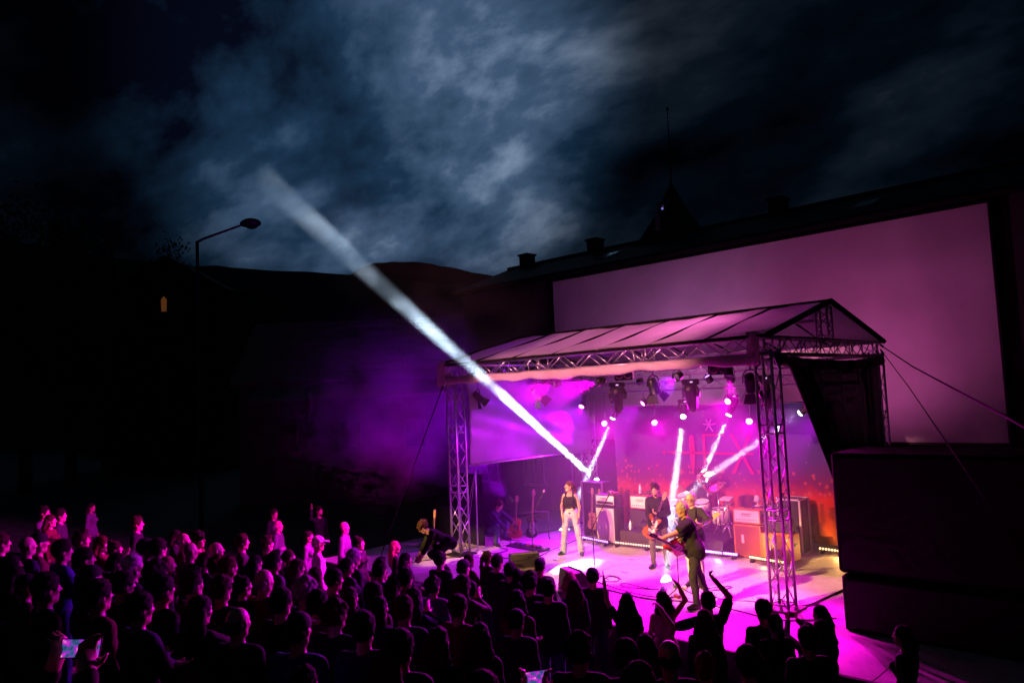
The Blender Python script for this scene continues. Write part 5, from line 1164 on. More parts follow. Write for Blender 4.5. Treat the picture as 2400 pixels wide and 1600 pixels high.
def cable(lab, uv, r=.009, z=.012, wob=.03, seed=0):
    rr = np.random.RandomState(seed); P = np.array([on_z(u, v, z) for u, v in uv]); T = np.linspace(0, len(P) - 1, len(P) * 9); Q = []
    for t in T:      # Catmull-Rom
        i = min(int(t), len(P) - 2); f = t - i; p0, p1, p2, p3 = P[max(i - 1, 0)], P[i], P[i + 1], P[min(i + 2, len(P) - 1)]
        Q.append(.5 * (2 * p1 + (p2 - p0) * f + (2 * p0 - 5 * p1 + 4 * p2 - p3) * f ** 2 + (3 * p1 - p0 - 3 * p2 + p3) * f ** 3))
    o = thing('cable', lab, 'cable', tuple(Q[0]), 0, 'cables on the stage floor'); MB().path(Q, r, 6).build('cable', M_rubber, o, True)
cable('cable running from the left tower to behind the singer', [(1130, 1302), (1240, 1308), (1300, 1285), (1360, 1262), (1420, 1250)]); cable('straight cable from the left wing to the cream cabinet', [(1190, 1255), (1260, 1248), (1330, 1236), (1390, 1228)]); cable('cable looping between middle and right mic stands', [(1400, 1362), (1440, 1376), (1500, 1392), (1540, 1398), (1580, 1398)]); cable('loop of cable left of the pedal cluster', [(1545, 1380), (1500, 1378), (1455, 1372), (1465, 1366), (1500, 1374), (1530, 1380)]); cable('coiled cable by the middle mic stand foot', [(1405, 1350), (1430, 1348), (1450, 1352), (1448, 1360), (1425, 1362), (1415, 1356), (1432, 1350), (1455, 1356)])
cable('long front cable sweeping to the right edge', [(1420, 1380), (1520, 1402), (1620, 1410), (1720, 1428), (1830, 1452), (1960, 1448)], r=.012); cable('cable from the pedal cluster to the right tower', [(1650, 1390), (1700, 1404), (1760, 1408), (1830, 1418), (1890, 1420), (1920, 1412)]); cable('thick looms running to the black stack', [(1860, 1420), (1900, 1416), (1940, 1398), (1985, 1378)], r=.022); cable('loop of cable behind the striding guitarist', [(1660, 1378), (1690, 1374), (1715, 1374), (1700, 1380), (1670, 1382)]); cable('cable along the left stage edge', [(950, 1318), (1000, 1312), (1060, 1305), (1110, 1300)]); cable('cable crossing to the pedal board', [(1130, 1290), (1160, 1296), (1190, 1288), (1170, 1280), (1200, 1276)])
for (u, v, w_, a_, lab) in [(1465, 1341, .16, .2, 'short dark tape mark on the floor behind the middle mic stand'), (1700, 1352, .14, 1.2, 'dark tape mark on the floor right of the striding guitarist'), (1300, 1312, .15, -.4, 'dark tape mark near the singer\'s left shoe'), (1480, 1310, .13, .9, 'dark tape mark left of the jacketed guitarist')]:
    p = on_z(u, v, 0); o = thing('tape_mark', lab, 'tape', (p[0], p[1], .004), a_, 'tape marks on the stage'); MB().box((0, 0, 0), (w_, .045, .004)).build('strip', M_rubber, o, world=False)
for (u, v, a_, lab) in [(1640, 1404, .3, 'white set list sheet on the floor by the pedal cluster'), (1252, 1322, -.3, 'white set list sheet on the floor by the left wedge')]:
    p = on_z(u, v, 0); o = thing('set_list', lab, 'paper', (p[0], p[1], .004), a_, 'set lists on the stage'); MB().grid(lambda s_, t_: ((s_ - .5) * .21, (t_ - .5) * .297, .003 * math.sin(6 * s_ + 4 * t_)), 6, 6).build('sheet', M_panel, o, True, world=False)
# black covered speaker stacks
def stack(lab, x0, x1, y0, y1, z0, z1, seed, grp):
    o = thing('speaker_stack', lab, 'speaker', ((x0 + x1) / 2, (y0 + y1) / 2, z0), 0, grp); cx, cy_, cz = (x0 + x1) / 2, (y0 + y1) / 2, (z0 + z1) / 2
    MB().box((cx, cy_, cz), (x1 - x0, y1 - y0, z1 - z0), bev=.03).build('cabinet', mat('stack_cover', (.003, .003, .0032), rough=.8, var=.3, scale=7, bump=.4, spec=.1), o)
    MB().box((cx, y0 - .008, cz), (x1 - x0 - .12, .02, z1 - z0 - .12), bev=.005).build('grille', mat('stack_grille', (.004, .004, .004), rough=.8, var=.3, scale=80), o)
    for q in (x0, x1): MB().box((q, cy_, cz + .1), (.02, .2, .07)).build('handle', M_plastic, o)
    return o
stack('lower black speaker box of the right stack', 9.20, 12.6, -.55, .9, .0, .82, 1, 'black speaker boxes'); stack('upper black speaker box towering at the right of the stage', 9.15, 12.65, -.50, .95, .84, 2.62, 2, 'black speaker boxes')
stack('black bass box left of the front left tower', -2.3, -1.2, 1.05, 1.9, 0, .95, 3, 'black speaker boxes')
bc = thing('black_drape', 'black drape hung behind the front left tower', 'curtain', (-.4, .9, 0))
def bcf(u, v): return (-1.1 + .95 * u, .95 + .03 * math.sin(u * 30) + .02 * math.sin(v * 4), .02 + 1.75 * v)
MB().grid(bcf, 24, 8).build('cloth', M_black, bc, True, solid=.004); MB().tube((-1.15, .95, 1.78), (-.12, .95, 1.78), .016, 8).build('rail', M_aludark, bc)
# ---------------------------------------------------------------- the band
def ik(sh, tg, l1, l2, pole):
    sh, tg = V(*sh), V(*tg); d = tg - sh; L_ = min(np.linalg.norm(d), (l1 + l2) * .995); d = unit(d); a = (l1 * l1 - l2 * l2 + L_ * L_) / (2 * L_); h = math.sqrt(max(l1 * l1 - a * a, 0)); p = V(*pole); p = unit(p - d * (p @ d)); e = sh + d * a + p * h
    return tuple(e - sh), tuple(sh + d * L_ - e)
def posed(sex='m', tL=None, tR=None, poleL=(-.6, -.6, -.6), poleR=(.6, -.6, -.6), **kw):
    f = Fig(sex, **kw); l1, l2 = (.27, .235) if sex == 'f' else (.29, .255)
    if tL is not None: kw['armL'] = ik(f.shL, tL, l1, l2, poleL)
    if tR is not None: kw['armR'] = ik(f.shR, tR, l1, l2, poleR)
    return Fig(sex, **kw)
def face(d): return math.atan2(-d[0], d[1])
def tocam(p, turn=0.0):
    d = CAM[:2] - np.asarray(p)[:2]; a = math.atan2(d[1], d[0]) + turn; return V(math.cos(a), math.sin(a))
def wpt(p, rz, loc): c, s_ = math.cos(rz), math.sin(rz); return V(loc[0] + c * p[0] - s_ * p[1], loc[1] + s_ * p[0] + c * p[1], loc[2] + p[2])
def wdir(p, rz): return wpt(p, rz, (0, 0, 0))
def gstrap(o, f, k, rz, loc, c0, c1):
    t_ = lambda v: wpt(k.pt(f.P + f.T @ V(*v)), rz, loc); MB().path([c0, t_((-.12, .13, .30)), t_((-.11, .06, .47)), t_((-.06, -.06, .49)), t_((.06, -.125, .38)), t_((.13, -.10, .2)), c1], .013, 6).build('strap', M_strap, o, True)

# singer
loc = on_z(1343, 1299, 0); rz = face(tocam(loc, -.30))
f = posed('f', lean=(.06, 0, 0), head=(-.10, -.80, .05), armL=((-.30, -.02, -1), (.10, .22, -1)), armR=((.30, -.02, -1), (-.10, .22, -1)), legL=((-.20, .10, -1), (-.12, -.05, -1)), legR=((.20, .06, -1), (.12, -.05, -1)), footL=-.35, footR=.5)
k = Kit(f, 'ponylong', crop=True, flare=.030, vox=.008, thick=.009, seed=5, strands=160); SING = k.place('singer in black crop top and pale flared jeans with long ponytail', tuple(loc), rz, dict(skin=SKIN, trousers=CLOTH['paledenim'], top=CLOTH['black'], hair=HAIR['auburn']), 'band on the stage', eyes=True, scale=.97)
t_ = lambda v: k.pt(f.P + V(*v)); MB().prism([(-.02, -.014), (.02, -.014), (.02, .014), (-.02, .014)], t_((0, .128, .045)), (1, 0, 0), (0, 0, 1), (0, 1, 0), .012).build('belt_buckle', M_steel, SING, world=False)
# jacketed guitarist
loc = on_z(1548, 1330, 0); rz = face(tocam(loc, -.12)); gc_, gd = V(.10, .215, .86), unit(V(-.42, .10, .90))
f = posed('m', lean=(.04, .05, 0), head=(.18, -.15, .10), tL=gc_ + gd * .31 + V(0, .05, 0), tR=gc_ + V(.03, .06, -.02) + gd * .02, poleL=(-1, -.2, -.5), poleR=(1, -.4, -.1), handL='grip', handR='relax', hdL=(.7, .25, .5), hdR=(-.7, .2, -.45), legL=((-.10, .04, -1), (0, -.05, -1)), legR=((.10, .04, -1), (0, -.05, -1)), footL=-.4, footR=.4)
k = Kit(f, 'quiff', shirt_g=.020, skirt=.016, beard=True, vox=.008, seed=6); o = k.place('guitarist in open black jacket and grey trousers facing the crowd', tuple(loc), rz, dict(skin=SKIN, trousers=CLOTH['greytrouser'], top=CLOTH['black'], hair=HAIR['brown']), 'band on the stage', eyes=True)
wp = lambda p: wpt(np.asarray(p) - V(0, 0, k.z), rz, loc); G = guitar('white and sunburst electric guitar held by the jacketed guitarist', wp(gc_), wdir(gd, rz), wdir((.15, 1, 0.05), rz), M_sun, OUT_E, guard=M_panel); gstrap(G, f, k, rz, loc, wp(gc_ + gd * .25), wp(gc_ - gd * .22))
# grey haired guitarist striding in front
loc = on_z(1634, 1421, 0); rz = face(-CR[:2] - CF[:2] * .12); gc_, gd = V(.03, .26, .98), unit(V(-.52, .72, .42))
f = posed('m', lean=(.22, 0, .1), head=(.24, .14, .0), tL=gc_ + gd * .44 + V(0, .04, 0), tR=gc_ + V(.05, .07, .0), poleL=(-.3, -.7, -.7), poleR=(.8, -.7, -.3), handL='grip', handR='relax', hdL=(.35, .8, .3), hdR=(-.5, .6, -.3), legL=((-.05, .20, -1), (-.02, -.10, -1)), legR=((.05, -.22, -1), (.04, -.42, -1)), footL=-.2, footR=.4, build=1.06, belly=.025, footpitch=(0, .25))
k = Kit(f, 'short', sleeve=.72, shirt_g=.018, skirt=.022, vox=.008, seed=7, thick=.008, strands=160); o = k.place('grey haired guitarist in black T-shirt striding at the stage front', tuple(loc), rz, dict(skin=SKIN2, trousers=CLOTH['charcoal'], top=CLOTH['black'], hair=HAIR['grey']), 'band on the stage', eyes=True, scale=1.03)
wp = lambda p: wpt((np.asarray(p) - V(0, 0, k.z)) * 1.03, rz, loc); G = guitar('red and white electric guitar held by the grey haired guitarist', wp(gc_), wdir(gd, rz), wdir((-.75, .55, .05), rz), mat('red_lacquer', (.5, .03, .02), rough=.2, var=.1), OUT_E, guard=M_panel, headm=M_bguit); gstrap(G, f, k, rz, loc, wp(gc_ + gd * .25), wp(gc_ - gd * .22))
# bass player with glasses behind him
loc = on_z(1634, 1372, 0); rz = face(tocam(loc, -.45)); gc_, gd = V(.06, .22, .95), unit(V(-.80, .25, .50))
f = posed('m', lean=(.05, 0, 0), head=(.15, -.35, 0), tL=gc_ + gd * .50 + V(0, .05, 0), tR=gc_ + V(.05, .06, -.02), poleL=(-1, -.3, -.6), poleR=(1, -.5, -.2), handL='grip', handR='relax', hdL=(.6, .4, .4), hdR=(-.6, .2, -.5))
k = Kit(f, 'balding', sleeve=.8, shirt_g=.015, skirt=.014, vox=.0085, seed=8); BASS = k.place('bass player with glasses and pale trousers behind the striding guitarist', tuple(loc), rz, dict(skin=SKIN, trousers=CLOTH['white'], top=CLOTH['charcoal'], hair=HAIR['white']), 'band on the stage', eyes=True)
t_ = lambda *v: k.pt(f.H + f.Hm @ V(*v))
for q in (-1, 1): MB().path([t_(q * .033 + .024 * math.cos(a), .104, .008 + .019 * math.sin(a)) for a in np.linspace(0, 6.283, 13)], .0032, 5).build('spectacle_rim', M_rubber, BASS, True, world=False); MB().path([t_(q * .056, .10, .012), t_(q * .079, .03, .012), t_(q * .08, -.01, .010)], .0028, 5).build('spectacle_arm', M_rubber, BASS, True, world=False)
wp = lambda p: wpt(np.asarray(p) - V(0, 0, k.z), rz, loc); G = guitar('pale bass guitar of the player with glasses', wp(gc_), wdir(gd, rz), wdir((.1, 1, 0.05), rz), M_wguit, OUT_E, guard=M_rose, bass=True); gstrap(G, f, k, rz, loc, wp(gc_ + gd * .25), wp(gc_ - gd * .22))
# drummer
dxy = on_y(1644, 1132, 4.25); loc = V(dxy[0], 4.25, .36); rz = face((.1, -1))
f = posed('m', pelvis=(0, 0, .46), lean=(.12, 0, 0), head=(.15, .2, 0), armL=((-.45, .55, -.6), (.10, .75, .55)), armR=((.5, .5, -.55), (.25, .85, .75)), handL='fist', handR='fist', legL=((-.45, .95, -.12), (-.05, .12, -1)), legR=((.45, .95, -.12), (.05, .12, -1)))
k = Kit(f, 'short', sleeve=.7, vox=.010, seed=9); o = k.place('drummer seated behind the kit in a dark T-shirt', tuple(loc), rz, dict(skin=SKIN2, trousers=CLOTH['charcoal'], top=CLOTH['navy'], hair=HAIR['brown']), 'band on the stage')
for sd, (w_, d_) in (('left', (f.wrL, f.hdL)), ('right', (f.wrR, f.hdR))): a = wpt(k.pt(w_ + d_ * .09), rz, loc); dd = unit(wdir(unit(d_ * .5 + V(0, .5, .5)), rz)); q = thing('drum_stick', 'drum stick in the drummer\'s %s hand' % sd, 'drum stick', tuple(a)); MB().path([a - dd * .10, a + dd * .24, a + dd * .30], [.008, .007, .003], 6).build('stick', M_neck, q, True)
for o_ in bpy.data.objects:
    if o_.name == 'drum_stool': o_.location = (dxy[0], 4.25, .26); 
# crouching man at the left
loc = on_z(1160, 1274, 0); rz = face(CR[:2] * .75 - CF[:2] * .55)
f = posed('m', pelvis=(0, -.10, .31), lean=(.42, 0, 0), head=(.55, .10, .0), tL=(-.05, .55, .50), tR=(.12, .62, .20), poleL=(-.8, 0, -.4), poleR=(.8, .0, -.2), legL=((-.30, .80, .50), (-.02, -.25, -1)), legR=((.30, .85, .35), (.02, -.15, -1)), footL=-.3, footR=.3)
k = Kit(f, 'short', shirt_g=.020, skirt=.01, vox=.009, seed=10); k.place('man in dark jacket and jeans crouching by the guitar rack', tuple(loc), rz, dict(skin=SKIN, trousers=CLOTH['denim'], top=CLOTH['navy'], hair=HAIR['brown']), 'crew at the stage side', eyes=True)
# man bending over at the stage edge, guitar on his back
loc = on_z(1048, 1340, 0); rz = face(-CR[:2] - CF[:2] * .30)
f = posed('m', pelvis=(0, -.05, .55), lean=(1.02, 0, 0), head=(.70, .25, 0), tL=(-.12, .60, .25), tR=(.14, .62, .2), poleL=(-.5, -.3, .2), poleR=(.5, -.3, .2), legL=((-.12, .85, -.50), (0, -.70, -.75)), legR=((.12, .85, -.50), (0, -.70, -.75)))
k = Kit(f, 'curly', sleeve=1.6, vox=.009, seed=11, thick=.006); k.place('guitarist in dark shirt bending low at the left stage edge', tuple(loc), rz, dict(skin=SKIN, trousers=CLOTH['charcoal'], top=CLOTH['black'], hair=HAIR['brown']), 'band on the stage', eyes=True)
wp = lambda p: wpt(np.asarray(p) - V(0, 0, k.z), rz, loc); guitar('electric guitar slung on the bending guitarist with neck upright', wp((.10, .26, .42)), wdir((.02, -.10, 1), rz), wdir((-.4, .9, 0), rz), M_bguit, OUT_E, headm=None)
# ---------------------------------------------------------------- the crowd
KIT = {}
def kit(n):
    if n in KIT: return KIT[n]
    m = dict(sex='m'); fkw = dict(sex='f'); down = dict()
    fold = dict(tL=(.06, .24, 1.12), tR=(-.06, .26, 1.16), poleL=(-1, -.3, -.8), poleR=(1, -.3, -.8))
    clap = dict(tL=(-.03, .34, 1.36), tR=(.03, .34, 1.36), poleL=(-1, 0, -.6), poleR=(1, 0, -.6), handL='flat', handR='flat', hdL=(.2, .4, .9), hdR=(-.2, .4, .9))
    spec = {'m_short': (posed('m', head=(-.02, .1, 0)), dict(hair='short', thick=.02)), 'm_fold': (posed('m', head=(.05, -.1, 0), **fold), dict(hair='short', thick=.017)), 'm_bald': (posed('m', head=(-.05, 0, 0), build=1.05), dict(hair=None)), 'm_balding': (posed('m', build=1.04, belly=.02), dict(hair='balding')),
            'm_cap': (posed('m', head=(.03, .1, 0)), dict(hair='balding', cap=True)), 'm_curly': (posed('m', head=(-.03, -.1, 0)), dict(hair='curly', thick=.02)), 'm_beard': (posed('m', head=(0, .05, 0), **fold), dict(hair='short', beard=True)), 'm_quiff': (posed('m', head=(-.05, .12, 0)), dict(hair='quiff')), 'm_clap': (posed('m', head=(-.03, 0, 0), **clap), dict(hair='short')),
            'f_long': (posed('f', head=(-.02, .1, 0)), dict(hair='long', strands=420)), 'f_long2': (posed('f', head=(.06, -.2, .05), **clap), dict(hair='long', strands=420, thick=.018)), 'f_tail': (posed('f', head=(-.04, .1, 0)), dict(hair='tail', thick=.008)), 'f_bun': (posed('f', head=(-.02, 0, 0)), dict(hair='bun', thick=.010)), 'f_bob': (posed('f', head=(0, .1, 0), **fold), dict(hair='bob', strands=380)),
            'f_upL': (posed('f', head=(-.05, -.1, .06), lean=(0, .04, 0), armL=((-.45, .12, .9), (-.10, .10, 1)), handL='open', hdL=(-.05, .05, 1)), dict(hair='long', sleeve=.5)), 'f_upR': (posed('f', head=(-.05, .1, -.04), armR=((.65, .1, .70), (-.40, .1, .95)), handR='open', hdR=(-.65, .1, .75), armL=((-.25, 0, -1), (0, .1, -1))), dict(hair='bob', sleeve=0, shirt_g=.008)),
            'm_both': (posed('m', head=(-.05, 0, 0), armR=((.42, .2, .8), (-.62, .2, .8)), armL=((-.75, .25, -.25), (-.45, .4, .8)), handR='fist', handL='fist', hdR=(-.6, .2, .7)), dict(hair='short', sleeve=.7)),
            'm_hand': (posed('m', head=(0, .05, 0), armR=((.55, .45, .25), (.15, .35, 1)), handR='open'), dict(hair='short', beard=True)),
            'phone': (posed('m', head=(-.02, 0, 0), tL=(-.085, .40, 1.66), tR=(.085, .40, 1.66), poleL=(-1, 0, -.7), poleR=(1, 0, -.7), handL='grip', handR='grip', hdL=(.3, .2, .9), hdR=(-.3, .2, .9)), dict(hair='short'))}
    f, kw = spec[n]; KIT[n] = Kit(f, seed=len(KIT), vox=.0115, **kw); return KIT[n]
STG = V(4.2, 1.2)
rc = np.random.RandomState(3)
DARK = ['black', 'charcoal', 'navy', 'black', 'grey', 'brown', 'charcoal', 'olive', 'burgundy', 'blue']
def crowd(u, v, kn, hair, top, label, h=1.74, turn=None, dist=None):
    k = kit(kn); P = None
    if dist: P = at_depth(u, v, dist)
    else:
        for dd in np.arange(2.0, 45, .02):
            q = at_depth(u, v, dd)
            if q[2] <= ground_smooth(q[1]) + h: P = q; break
    gz = ground_z(P[1])
    if P[1] > -2.62 and P[0] > -2.9: P = P + (P - CAM) * ((-2.62 - CAM[1]) / (P[1] - CAM[1]) - 1); gz = -.75
    sc_ = min(1.12, max(.84, (P[2] - gz) / k.height)); d = STG - P[:2]; rz = face(d) + (turn if turn is not None else rc.normal() * .16)
    tops = DARK[rc.randint(len(DARK))] if top is None else top
    off = wpt(k.pt(k.fig.H), rz, (0, 0, 0)) * sc_          # put the head, not the feet, under the chosen spot
    return k.place(label, (P[0] - off[0], P[1] - off[1], P[2] - k.height * sc_ if abs(P[2] - gz - k.height * sc_) < .12 else gz), rz, dict(skin=SKIN if rc.rand() < .7 else SKIN2, trousers=CLOTH[['denim', 'black', 'charcoal', 'navy'][rc.randint(4)]], top=CLOTH[tops], hair=HAIR[hair], cap=CLOTH['black' if top != 'capwhite' else 'white'], shoe=SHOE), 'concert crowd', sc_)
CROWD = [
 (65, 1257, 'm_bald', 'grey', 'navy', 'bald man in profile at the far left of the crowd'), (92, 1249, 'm_cap', 'dark', None, 'capped man just behind the bald man at far left'), (104, 1187, 'm_short', 'dark', None, 'small far man above the left end of the crowd'), (119, 1206, 'f_long', 'brown', None, 'far woman with long hair near the left crowd edge'), (142, 1193, 'm_short', 'dark', None, 'small far face left of the tall woman'), (214, 1178, 'f_long', 'dark', 'lightgrey', 'tall standing woman with long dark hair above the left crowd'), (147, 1266, 'm_fold', 'dark', 'blue', 'dark haired man with a blue collar in the left crowd'), (191, 1247, 'm_quiff', 'brown', None, 'man with a sharp nose below the tall woman'), (239, 1257, 'f_long2', 'auburn', 'burgundy', 'red haired woman glowing in the left crowd'), (198, 1284, 'm_beard', 'dark', 'navy', 'violet lit bearded man in front of the red haired woman'), (214, 1325, 'm_cap', 'dark', 'navy', 'man in dark cap with violet lit cheek at left'), (322, 1212, 'm_short', 'brown', 'black', 'tall man standing above the heads left of centre'), (341, 1262, 'm_cap', 'dark', None, 'capped man in shadow below the tall man'), (373, 1264, 'm_short', 'dark', None, 'short haired man with spectacles-like brow in left crowd'), (313, 1300, 'm_beard', 'white', 'charcoal', 'white haired bearded man in the left crowd'), (413, 1242, 'f_bob', 'dark', None, 'far woman with bobbed hair behind the bald head'), (430, 1249, 'm_balding', 'grey', None, 'balding far man beside the bobbed woman'), (446, 1270, 'm_bald', 'dark', None, 'second bald man, right of the white bearded one'), (464, 1246, 'm_curly', 'dark', None, 'curly far man right of the bald heads'), (481, 1294, 'f_bob', 'brown', None, 'woman with round cheek in front of the curly man'), (393, 1304, 'f_long', 'blonde', None, 'blonde woman seen from behind at left'), (367, 1315, 'm_curly', 'dark', 'black', 'dark curly head left of the blonde woman'), (470, 1398, 'f_long2', 'dark', None, 'violet faced woman low in the left crowd'), (381, 1348, 'm_short', 'dark', None, 'man in shadow under the blonde woman'), (3, 1250, 'm_short', 'brown', None, 'man cut by the left edge of the photo'), (28, 1300, 'f_tail', 'dark', None, 'ponytailed woman near the left edge'),
 (270, 1268, 'f_bun', 'brown', None, 'woman with a bun right of the red haired woman'), (290, 1340, 'm_fold', 'dark', 'charcoal', 'dark man between capped man and white beard'), (110, 1345, 'm_short', 'dark', 'black', 'dark figure below the bald man at left'), (520, 1350, 'm_short', 'brown', None, 'short haired man below the curly beard man'),
 (642, 1193, 'm_short', 'dark', None, 'dim far man above the middle of the crowd'), (652, 1219, 'm_balding', 'grey', 'grey', 'dim far man in grey shirt below the dimmest one'), (748, 1186, 'm_hand', 'dark', 'black', 'tall bearded man raising his hand far left of the stage'), (807, 1222, 'm_bald', 'dark', 'lightgrey', 'bald man in pale top near the left stage corner'), (724, 1244, 'f_tail', 'dark', 'grey', 'woman in grey top with ponytail near the stage corner'), (746, 1256, 'm_cap', 'grey', 'capwhite', 'man in a white cap near the stage corner'), (843, 1260, 'f_bun', 'dark', None, 'woman with a bun at the stage left corner'), (507, 1270, 'm_bald', 'dark', None, 'third bald man, bearded look, middle of the crowd'), (568, 1253, 'm_short', 'brown', None, 'upright man behind the middle rows'), (626, 1259, 'm_quiff', 'brown', None, 'taller man with quiff in the middle rows'), (677, 1288, 'f_tail', 'brown', 'grey', 'woman with high ponytail in the middle rows'), (536, 1305, 'm_beard', 'auburn', None, 'curly bearded man in the middle rows'), (599, 1301, 'f_long', 'dark', None, 'woman with sleek dark hair in the middle rows'), (619, 1333, 'm_balding', 'grey', None, 'balding man lower in the middle rows'), (643, 1296, 'm_quiff', 'dark', None, 'man with a quiff right of the sleek haired woman'), (697, 1311, 'f_long2', 'brown', None, 'woman with long brown hair below the ponytail'), (830, 1287, 'm_short', 'grey', 'black', 'grey haired man by the stage left corner'), (740, 1328, 'f_bob', 'brown', None, 'woman with upturned nose in the middle rows'), (717, 1354, 'm_curly', 'grey', 'navy', 'grey curly head in the middle rows'), (926, 1268, 'f_long', 'blonde', 'black', 'blonde woman at the left front of the stage'), (745, 1384, 'm_short', 'dark', None, 'short dark hair below the grey curls'), (820, 1376, 'f_long', 'brown', 'black', 'big long haired silhouette left of the front row'), (559, 1422, 'm_balding', 'dark', None, 'violet rimmed face low in the middle'), (876, 1366, 'm_short', 'dark', None, 'dark head under the stage left corner'), (889, 1398, 'f_bob', 'dark', None, 'bobbed dark head under the stage left corner'), (924, 1352, 'f_long2', 'dark', 'navy', 'violet edged long hair by the stage front left'), (786, 1407, 'm_curly', 'brown', 'black', 'broad curly head below the middle rows'), (852, 1437, 'm_short', 'dark', None, 'dark head right of the broad curly head'), (700, 1436, 'm_cap', 'dark', 'blue', 'capped head with blue shoulder low in the middle'), (910, 1516, 'f_long', 'auburn', 'black', 'large red rimmed head near the bottom left of centre'), (714, 1558, 'f_tail', 'dark', None, 'head at the bottom edge left of centre'), (783, 1334, 'm_fold', 'dark', None, 'man with crossed arms left of the stage corner'), (570, 1350, 'f_bun', 'dark', None, 'woman with a bun in the dark middle rows'), (660, 1380, 'm_short', 'dark', None, 'shadowed head between the middle rows'), (452, 1340, 'm_quiff', 'dark', None, 'quiffed silhouette in the left rows'),
 (951, 1296, 'f_bob', 'dark', 'black', 'dark bobbed woman in front of the bending guitarist'), (1032, 1294, 'm_short', 'dark', 'black', 'man in black jacket and jeans before the left tower'), (1086, 1311, 'm_cap', 'dark', 'black', 'broad capped man right of the jacket man'), (1099, 1299, 'f_bob', 'brown', None, 'woman half hidden behind the broad capped man'), (1142, 1290, 'f_tail', 'brown', 'charcoal', 'woman with a long side ponytail before the left wedge'), (1166, 1300, 'm_short', 'dark', 'black', 'man right of the side ponytail woman'), (1265, 1308, 'm_cap', 'dark', 'black', 'man in a peaked cap under the white floor spot'), (1216, 1335, 'f_bun', 'dark', 'black', 'woman with a messy bun left of the curls'), (1242, 1341, 'm_curly', 'dark', 'black', 'big curly silhouette in the centre front'), (1284, 1358, 'm_short', 'dark', 'black', 'low dark head right of the curls'), (1336, 1339, 'f_bob', 'blonde', 'beige', 'pale blonde head in front of the second wedge'), (1344, 1357, 'f_long', 'brown', 'black', 'woman with long straight hair, large silhouette at centre'), (1388, 1332, 'm_short', 'dark', 'black', 'man in a dark coat right of the long hair'), (969, 1378, 'f_long2', 'dark', 'navy', 'violet lit woman below the bobbed woman'), (1027, 1470, 'f_bob', 'brown', 'black', 'large near head at the bottom left of centre'), (1124, 1460, 'f_long', 'dark', 'black', 'large near dark head at the bottom centre left'), (938, 1478, 'm_short', 'dark', 'black', 'near head with violet cheek at the bottom'), (1357, 1486, 'm_curly', 'dark', 'black', 'near curly head at the bottom centre'), (1130, 1578, 'm_short', 'dark', None, 'head at the bottom edge near centre'), (951, 1332, 'm_short', 'dark', 'navy', 'short person in front of the bobbed woman'), (1196, 1318, 'm_clap', 'dark', 'black', 'clapping person before the left wedge'),
 (1468, 1388, 'f_upL', 'dark', 'black', 'woman with her left arm raised high at the stage front'), (1551, 1384, 'f_upR', 'dark', 'beige', 'woman in pale sleeveless top with right arm raised'), (1657, 1386, 'm_both', 'dark', 'black', 'man with both arms raised before the striding guitarist'), (1649, 1428, 'f_long', 'brown', 'black', 'long haired woman in front of the raised arms man'), (1466, 1500, 'm_short', 'dark', 'black', 'dark round head below the raised left arm'), (1511, 1487, 'f_bob', 'dark', 'black', 'dark head between the two round heads at the bottom'), (1566, 1498, 'm_balding', 'dark', 'black', 'round head below the pale sleeveless woman'), (1650, 1528, 'f_bun', 'auburn', 'black', 'large red rimmed head with a bun at the bottom'), (1495, 1560, 'm_curly', 'auburn', 'black', 'large red rimmed curls at the bottom edge'), (1750, 1515, 'm_short', 'dark', None, 'small dark head before the right tower'), (1786, 1406, 'm_short', 'dark', 'black', 'tall silhouette left of the right tower foot'), (1814, 1436, 'f_tail', 'dark', 'black', 'ponytailed silhouette beside the tall one'), (1920, 1418, 'f_long', 'dark', 'black', 'woman with long hair right of the tower foot'), (1923, 1452, 'f_bob', 'brown', 'black', 'woman in front of the long haired one at right'), (1890, 1469, 'm_short', 'dark', 'black', 'low head between tower foot and the women'), (1762, 1521, 'f_bob', 'dark', 'black', 'bobbed head at the bottom right of centre'), (2113, 1466, 'f_long', 'dark', 'black', 'lone woman in the dark at the right edge of the stage')]
for (u, v, kn, hc, tp, lb) in CROWD:
    near = {'large near head at the bottom left of centre': 1.72}.get(lb)
    o = crowd(u, v, kn, hc, 'white' if tp == 'capwhite' else tp, lb, turn={'lone woman in the dark at the right edge of the stage': .5, 'woman with her left arm raised high at the stage front': .1, 'woman in pale sleeveless top with right arm raised': .15}.get(lb), h=1.66 if kn[0] == 'f' else 1.76)
    if tp == 'capwhite':
        for c in o.children:
            if c.name.startswith('cap'): c.material_slots[0].material = CLOTH['white']
